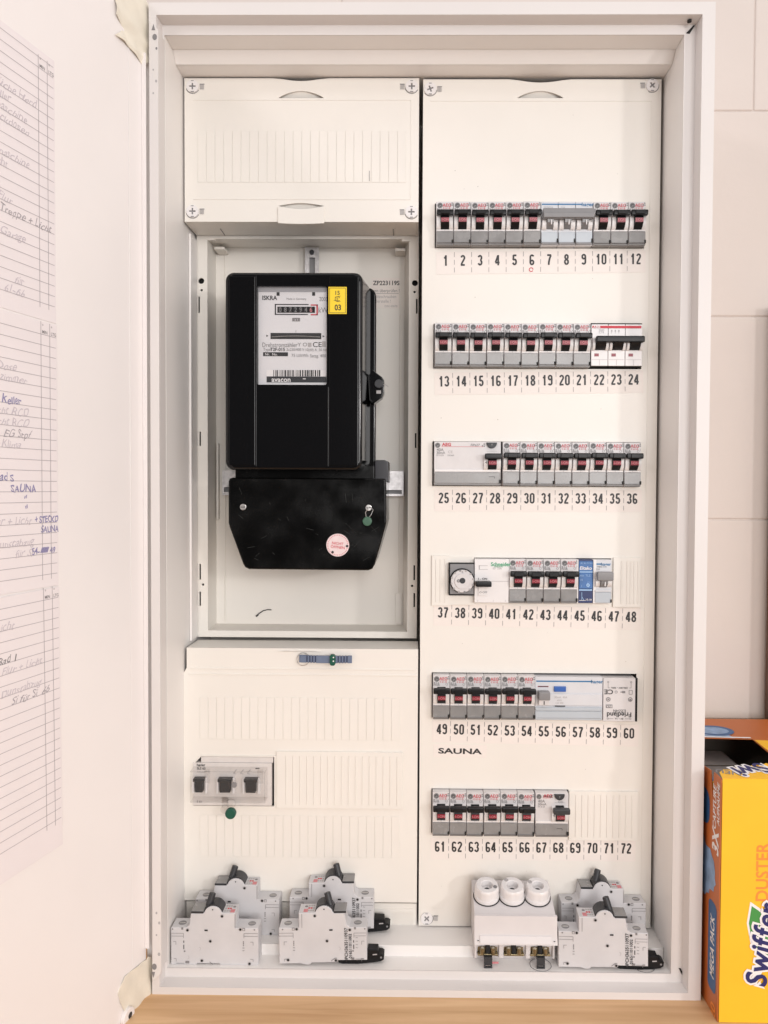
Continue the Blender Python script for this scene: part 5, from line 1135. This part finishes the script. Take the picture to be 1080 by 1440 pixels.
place_loose('r', 407.5, 1310, BZ2, 0.0560, 'loose breaker standing behind the one with printed serial number, left of the panel gap', -0.6, 0, 0.0030)
place_loose('r', 785.5, 1356, LZB, 0.0205, 'loose breaker with printed serial number standing right of the fuse base', -0.8, -3, 0.0012)
place_loose('l', 789, 1310, BZ2, 0.0562, 'rearmost loose breaker right of the fuse base, half hidden by another')

# ================================================================== THREE-POLE FUSE BASE
yf = 0.026
fx0, fx1 = UX(667.5, 1300, yf), UX(781, 1300, yf); fw = fx1-fx0; fz = LZB
t = thing('fuse_base', 'grey three-pole screw fuse base with three white caps on the cabinet floor', 'fuse holder', (fx0, yf, fz))
dz_f = UZ(725, 1286, yf)-fz; dz_b = dz_f+0.012; dep = 0.046
s = MB()
s.xprism([(0.006, 0.006), (0.0, 0.030), (0.0, dz_f), (dep, dz_b), (dep, 0.0), (0.012, 0.0)], 0.0, fw, FUSEB)
def deck(u): return dz_f + (dz_b-dz_f)*u/dep
for k in range(4):
    xx = fw*k/3; s.box(max(0.0002, xx-0.0025), min(fw-0.0002, xx+0.0025), 0.0006, 0.0058, 0.007, 0.0235, FUSEB, 0.0005, 1)
s.box(fw*0.18, fw*0.3, -0.0003, 0.0, 0.002, 0.004, PINKP)
s.build('body', t)
nd = Vector((0, -(dz_b-dz_f), dep)).normalized()
for k in range(3):
    c = Vector((fw*(0.172+0.322*k), dep*0.50, deck(dep*0.50)))
    s = MB(); s.cyl(c+nd*0.0003, nd, 0.0142, 0.0004, GAP, 36); s.cyl(c+nd*0.0006, nd, 0.0134, 0.0042, PORC, 36, None, 0.0006)
    n = 40; t_ = bmesh.new()
    q = Vector((0, 0, 1)).rotation_difference(nd).to_matrix()
    rs = []
    for (rr, hh, fluted) in ((0.0128, 0.0045, 1), (0.0128, 0.0125, 1), (0.0122, 0.0145, 1), (0.0112, 0.0155, 0), (0.0066, 0.0156, 0), (0.0060, 0.0150, 0), (0.0056, 0.0085, 0)):
        lp = []
        for i in range(n):
            a = 2*math.pi*i/n + k; r_ = rr - (0.0007 if (fluted and i % 8 in (0, 1)) else 0.0)
            lp.append(t_.verts.new(c + q @ Vector((r_*math.cos(a), r_*math.sin(a), hh))))
        rs.append(lp)
    for A, B in zip(rs[:-1], rs[1:]):
        for i in range(n): t_.faces.new((A[i], A[(i+1) % n], B[(i+1) % n], B[i]))
    t_.faces.new(rs[-1]); bmesh.ops.recalc_face_normals(t_, faces=t_.faces[:]); s.merge(t_, PORC)
    s.cyl(c+nd*0.0087, nd, 0.0030, 0.0003, DARKG, 16)
    a = R((-20, 130, 150)[k]); off = q @ Vector((0.0088*math.cos(a), 0.0088*math.sin(a), 0.0156)); s.cyl(c+off, nd, 0.0022, 0.0002, LINK if k else MIDG, 14)
    s.build('fuse_cap', t)
s = MB(); z1 = dz_f+0.0004; z0 = UZ(725, 1328, yf-0.006)-fz
s.xprism([(-0.0006, z1), (-0.003, z1-0.0005), (-0.0045, (z0+z1)/2-0.004), (-0.0075, z0), (-0.0060, z0), (-0.0006, (z0+z1)/2-0.004)], -0.0006, fw+0.0012, FUSEB)
s.xprism([(-0.0048, (z0+z1)/2-0.0052), (-0.0060, (z0+z1)/2-0.0058), (-0.0082, z0+0.0018), (-0.0072, z0+0.0018)], 0.005, fw-0.005, FUSEB)
for xx in (0.0022, fw-0.0030):
    s.xprism([(-0.0062, (z0+z1)/2-0.010), (-0.0064, (z0+z1)/2-0.010), (-0.0078, z0+0.004), (-0.0076, z0+0.004)], xx, xx+0.0018, GAP)
s.build('terminal_shield', t)
for k in range(3):
    xm = fw*(0.165+0.325*k); s = MB()
    s.box(xm-0.0105, xm+0.0105, -0.0012, 0.010, 0.0105, 0.0125, BRASS, 0.0006); s.box(xm-0.0100, xm+0.0100, 0.003, 0.006, 0.0128, 0.0235, BRASS, 0.0006)
    for dx in (-0.0055, 0.0055): s.cyl((xm+dx, 0.0005, 0.0126), (0, 0, 1), 0.0031, 0.006, BRASS, 18); s.cyl((xm+dx, -0.0002, 0.0178), (0, -1, 0), 0.0018, 0.0008, STEEL, 14)
    s.box(xm-0.0022, xm+0.0022, -0.001, 0.002, 0.0126, 0.0215, GAP, 0.0006); s.build('terminal', t)
for q in (0.165, 0.815):
    xm = fw*q; s = MB(); s.plate([(xm-0.0042, -0.003), (xm+0.0042, -0.003), (xm+0.0042, 0.0085), (xm-0.0042, 0.0085)], [rectpts(xm-0.0026, xm+0.0026, -0.0018, 0.0002)], -0.0052, -0.0032, DARKG); s.box(xm-0.0042, xm+0.0042, -0.003, 0.008, 0.0052, 0.0084, DARKG)
    s.build('din_clip', t, (0, 0, 0.0032))

# ================================================================== CARTON
CX0, CY0, CZ1 = 0.2938, -0.032, UZ(1050, 1096, -0.032)
CWD, CDP = 0.215, 0.185
box_t = thing('cardboard_carton', 'torn-open yellow and orange duster carton standing right of the cabinet', 'carton', (CX0, CY0, 0.0))
H = CZ1
s = MB(); s.box(0.0012, CWD, 0.0, 0.0008, 0.0005, H, CYEL)
y = -0.0002
def CU(px, py): a, c = U(px, py, CY0); return a-CX0, c
xd, zd0 = CU(1072, 1226)
s.text('DUSTER', xd, zd0, 0.0170, y, ORAP, 0.018, 0.92, 'C', 90)
xl, zl = CU(1069, 1328)
s.poly([(CU(px, py)[0], y, CU(px, py)[1]) for px, py in ((1055, 1268), (1068, 1277), (1085, 1290), (1085, 1370), (1066, 1350), (1055, 1325), (1050, 1298))][::-1], WINK)
s.poly([(CU(px, py)[0], y-0.0002, CU(px, py)[1]) for px, py in ((1057, 1274), (1066, 1280), (1080, 1292), (1080, 1360), (1067, 1345), (1057, 1322), (1053, 1298))][::-1], CGRN)
def script_word(s, word, x, z, size, rot, sx):
    wds = [max(v[0] for v in glyphs(c, 0.0)[0])-min(v[0] for v in glyphs(c, 0.0)[0]) for c in word]; gap_ = 0.075
    tot = sum(wds)*sx + gap_*(len(word)-1); u = -tot/2; ca, sa = math.cos(R(rot)), math.sin(R(rot))
    for k, c in enumerate(word):
        uc = (u + wds[k]*sx/2)*size; u += wds[k]*sx + gap_
        for (m, bd, dy) in ((WINK, 0.095, 0.0004), (NAVY, 0.022, 0.0008)):
            s.text(c, x+uc*ca, z+uc*sa, size, y-dy-k*0.00004, m, bd, sx, 'C', rot, 0.12)
script_word(s, 'Swiffer', xl+0.001, zl, 0.0285, 82, 0.92)
s.build('front_panel', box_t)
# left side: local x runs from the back edge to the front edge
s = MB(); D = CDP
def CS(px, py):                                            # photo point on the left side plane -> (distance from back, z)
    d = ROT @ Vector(((px - PCX)/F, -(py - PCY)/F, -1.0)); tt = CX0/d.x; p = CAM + d*tt; return D-(p.y-CY0), p.z
nt_ = [(0, 0.0005), (D-0.0008, 0.0005), (D-0.0008, H), (D-0.018, H), (D-0.0205, H-0.028), (D-0.026, H-0.001), (D-0.05, H-0.004), (0, H-0.004)]
s.prism(nt_, 0.0, 0.0008, CORA)
y = -0.0002
a, c = CS(1012, 1163); s.text('3X', D-0.012, CS(1010, 1188)[1], 0.021, y, WINK, 0.03, 0.9, 'C', 90, 0.15)
s.text('CAPTURE', D-0.015, CS(1010, 1140)[1], 0.0105, y, WINK, 0.02, 0.95, 'C', 90, 0.15); s.text('AUFNAHME', D-0.006, CS(1014, 1135)[1], 0.0080, y, WINK, 0.02, 0.95, 'C', 90, 0.15)
z0, z1 = CS(1010, 1408)[1], CS(1010, 1278)[1]
s.poly([(p[0], y, p[1]) for p in rrect(D-0.026, D-0.006, z0, z1, 0.006)], CBLU); s.text('MEGA PACK', D-0.0155, (z0+z1)/2, 0.0135, y-0.0002, WINK, 0.02, 0.82, 'C', 90, 0.12)
s.text('20', D-0.012, z0-0.018, 0.016, y, ORAP, 0.02, 1, 'C', 90)
duster = []
rd = random.Random(5)
for k in range(40):
    a = 2*math.pi*k/40; rr = 1 + 0.10*rd.uniform(-1, 1); duster.append((D-0.060+0.047*rr*math.cos(a), CS(1000, 1228)[1]+0.030*rr*math.sin(a)))
s.poly([(p[0], y, p[1]) for p in duster], CLBL)
s.poly([(p[0], y, p[1]) for p in rrect(D-0.075, D-0.027, CS(995, 1160)[1], CS(995, 1110)[1], 0.012)], CBLU)
s.build('side_panel', box_t, (0, D, 0), (0, 0, R(-90)))
s = MB(); s.box(CWD-0.0008, CWD, 0.0010, CDP, 0.0005, H-0.002, CORA); s.build('right_panel', box_t)
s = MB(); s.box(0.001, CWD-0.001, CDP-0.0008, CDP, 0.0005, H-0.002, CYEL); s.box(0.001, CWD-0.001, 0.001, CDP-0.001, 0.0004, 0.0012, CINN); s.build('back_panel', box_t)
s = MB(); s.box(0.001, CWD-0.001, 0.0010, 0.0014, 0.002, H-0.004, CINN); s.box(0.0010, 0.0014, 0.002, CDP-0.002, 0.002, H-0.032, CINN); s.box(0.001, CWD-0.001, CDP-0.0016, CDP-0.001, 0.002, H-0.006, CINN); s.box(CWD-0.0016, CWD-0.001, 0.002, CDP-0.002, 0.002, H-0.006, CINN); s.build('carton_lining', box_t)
# torn front strip of the lid
s = MB(); rj = random.Random(11); back = []
n = 34
for k in range(n+1):
    u = 0.004 + (CWD-0.008)*k/n; base = 0.016 + 0.018*min(1, k/7.0) + (0.008 if k > 12 else 0); back.append((u, base + (0.0022 if k % 2 else -0.0012) + rj.uniform(-0.0008, 0.0008)))
t_ = bmesh.new(); pl = [(0.001, 0.0002), (CWD-0.001, 0.0002)] + back[::-1]
vs = [t_.verts.new((p[0], p[1], H+0.0004+p[1]*0.06)) for p in pl]; es = [t_.edges.new((vs[i], vs[(i+1) % len(vs)])) for i in range(len(vs))]
bmesh.ops.triangle_fill(t_, use_beauty=True, edges=es, normal=(0, 0, 1)); r = bmesh.ops.extrude_face_region(t_, geom=t_.faces[:])
for v in [g for g in r['geom'] if isinstance(g, bmesh.types.BMVert)]: v.co.z -= 0.0006
bmesh.ops.recalc_face_normals(t_, faces=t_.faces[:]); s.merge(t_, CYEL)
def toptext(s, tx, x, yy, size, z, m, bold, rot, sx=1.0):
    vs, fs = glyphs(tx, bold); i = s.mi(m); us = [v[0] for v in vs]; off = (min(us)+max(us))/2; ca, sa = math.cos(R(rot)), math.sin(R(rot)); nv = []
    for (u, v) in vs:
        a_, b_ = (u-off)*sx*size, (v-0.35)*size; X, Y = x+a_*ca-b_*sa, yy+a_*sa+b_*ca
        nv.append(s.bm.verts.new((X, Y, z+Y*0.06)))
    for f in fs:
        nf = s.bm.faces.new([nv[k] for k in f]); nf.material_index = i
toptext(s, 'NEU', 0.012, 0.014, 0.012, H+0.0007, GINK, 0.01, 160); toptext(s, 'Swi', 0.038, 0.020, 0.030, H+0.0007, WINK, 0.10, 200, 0.9); toptext(s, 'Swi', 0.038, 0.020, 0.030, H+0.0009, NAVY, 0.02, 200, 0.9)
s.build('torn_lid_strip', box_t)
# rear lid part
s = MB(); t_ = bmesh.new(); pl = [(0.0, 0.125), (0.03, 0.118), (0.080, 0.116), (0.079, 0.075), (0.079, 0.038), (CWD-0.002, 0.038), (CWD-0.002, CDP), (0.0, CDP)]
vs = [t_.verts.new((p[0], p[1], H+0.0006+(p[1]-0.1)*0.02)) for p in pl]; es = [t_.edges.new((vs[i], vs[(i+1) % len(vs)])) for i in range(len(vs))]
bmesh.ops.triangle_fill(t_, use_beauty=True, edges=es, normal=(0, 0, 1)); r = bmesh.ops.extrude_face_region(t_, geom=t_.faces[:])
for v in [g for g in r['geom'] if isinstance(g, bmesh.types.BMVert)]: v.co.z -= 0.0007
bmesh.ops.recalc_face_normals(t_, faces=t_.faces[:]); s.merge(t_, CORA)
def lidpatch(pts, m, dz=0.0004): s.poly([(p[0], p[1], H+0.0006+(p[1]-0.1)*0.02+dz) for p in pts], m)
lidpatch([(0.001, 0.128), (0.03, 0.121), (0.062, 0.117), (0.055, 0.140), (0.03, 0.152), (0.001, 0.155)], CLBL)
lidpatch([(0.0004, 0.1262), (0.03, 0.1192), (0.0795, 0.1172), (0.0795, 0.1205), (0.03, 0.1225), (0.0004, 0.130)], WINK, 0.0005)
lidpatch([(0.048+0.022*math.cos(R(a)), 0.142+0.017*math.sin(R(a))) for a in range(0, 360, 15)], CBLU, 0.0006); lidpatch([(0.046+0.018*math.cos(R(a)), 0.141+0.012*math.sin(R(a))) for a in range(0, 360, 15)], CLBL, 0.0008)
lidpatch([(0.0805, 0.040), (0.20, 0.040), (0.20, 0.10), (0.0805, 0.112)], CYEL)
s.build('lid_remnant', box_t)
# refill packs inside
t = thing('refill_pack', 'grey film-wrapped duster refill pack lying inside the torn carton', 'refill pack', (CX0+0.006, CY0+0.065, 0.012))
s = MB(); s.box(0.0, 0.062, 0.0, 0.10, 0.0, 0.196, PACK, 0.006, 3); s.box(0.002, 0.060, 0.045, 0.0465, 0.196, 0.1968, CINN); s.build('wrapper', t)
t = thing('refill_pack', 'blue and yellow printed refill pack leaning inside the torn carton front', 'refill pack', (CX0+0.006, CY0+0.012, 0.012))
s = MB(); s.box(0.0, 0.09, 0.032, 0.050, 0.0, 0.203, PACKB, 0.004, 3); s.build('blue_wrapper', t)
s = MB(); s.box(0.0, 0.07, 0.012, 0.031, 0.0, 0.207, PACKY, 0.004, 3); s.build('yellow_wrapper', t)
# brown board at the right edge
s = MB(); x0 = UX(1081.5, 700, 0.185); s.box(x0, x0+0.02, 0.160, 0.187, 0.0, UZ(1078, 430, 0.18), BROWN, 0.001)
tag(s.build('shelf_board', None), 'dark brown upright board at the right end of the wall behind the carton', 'board')
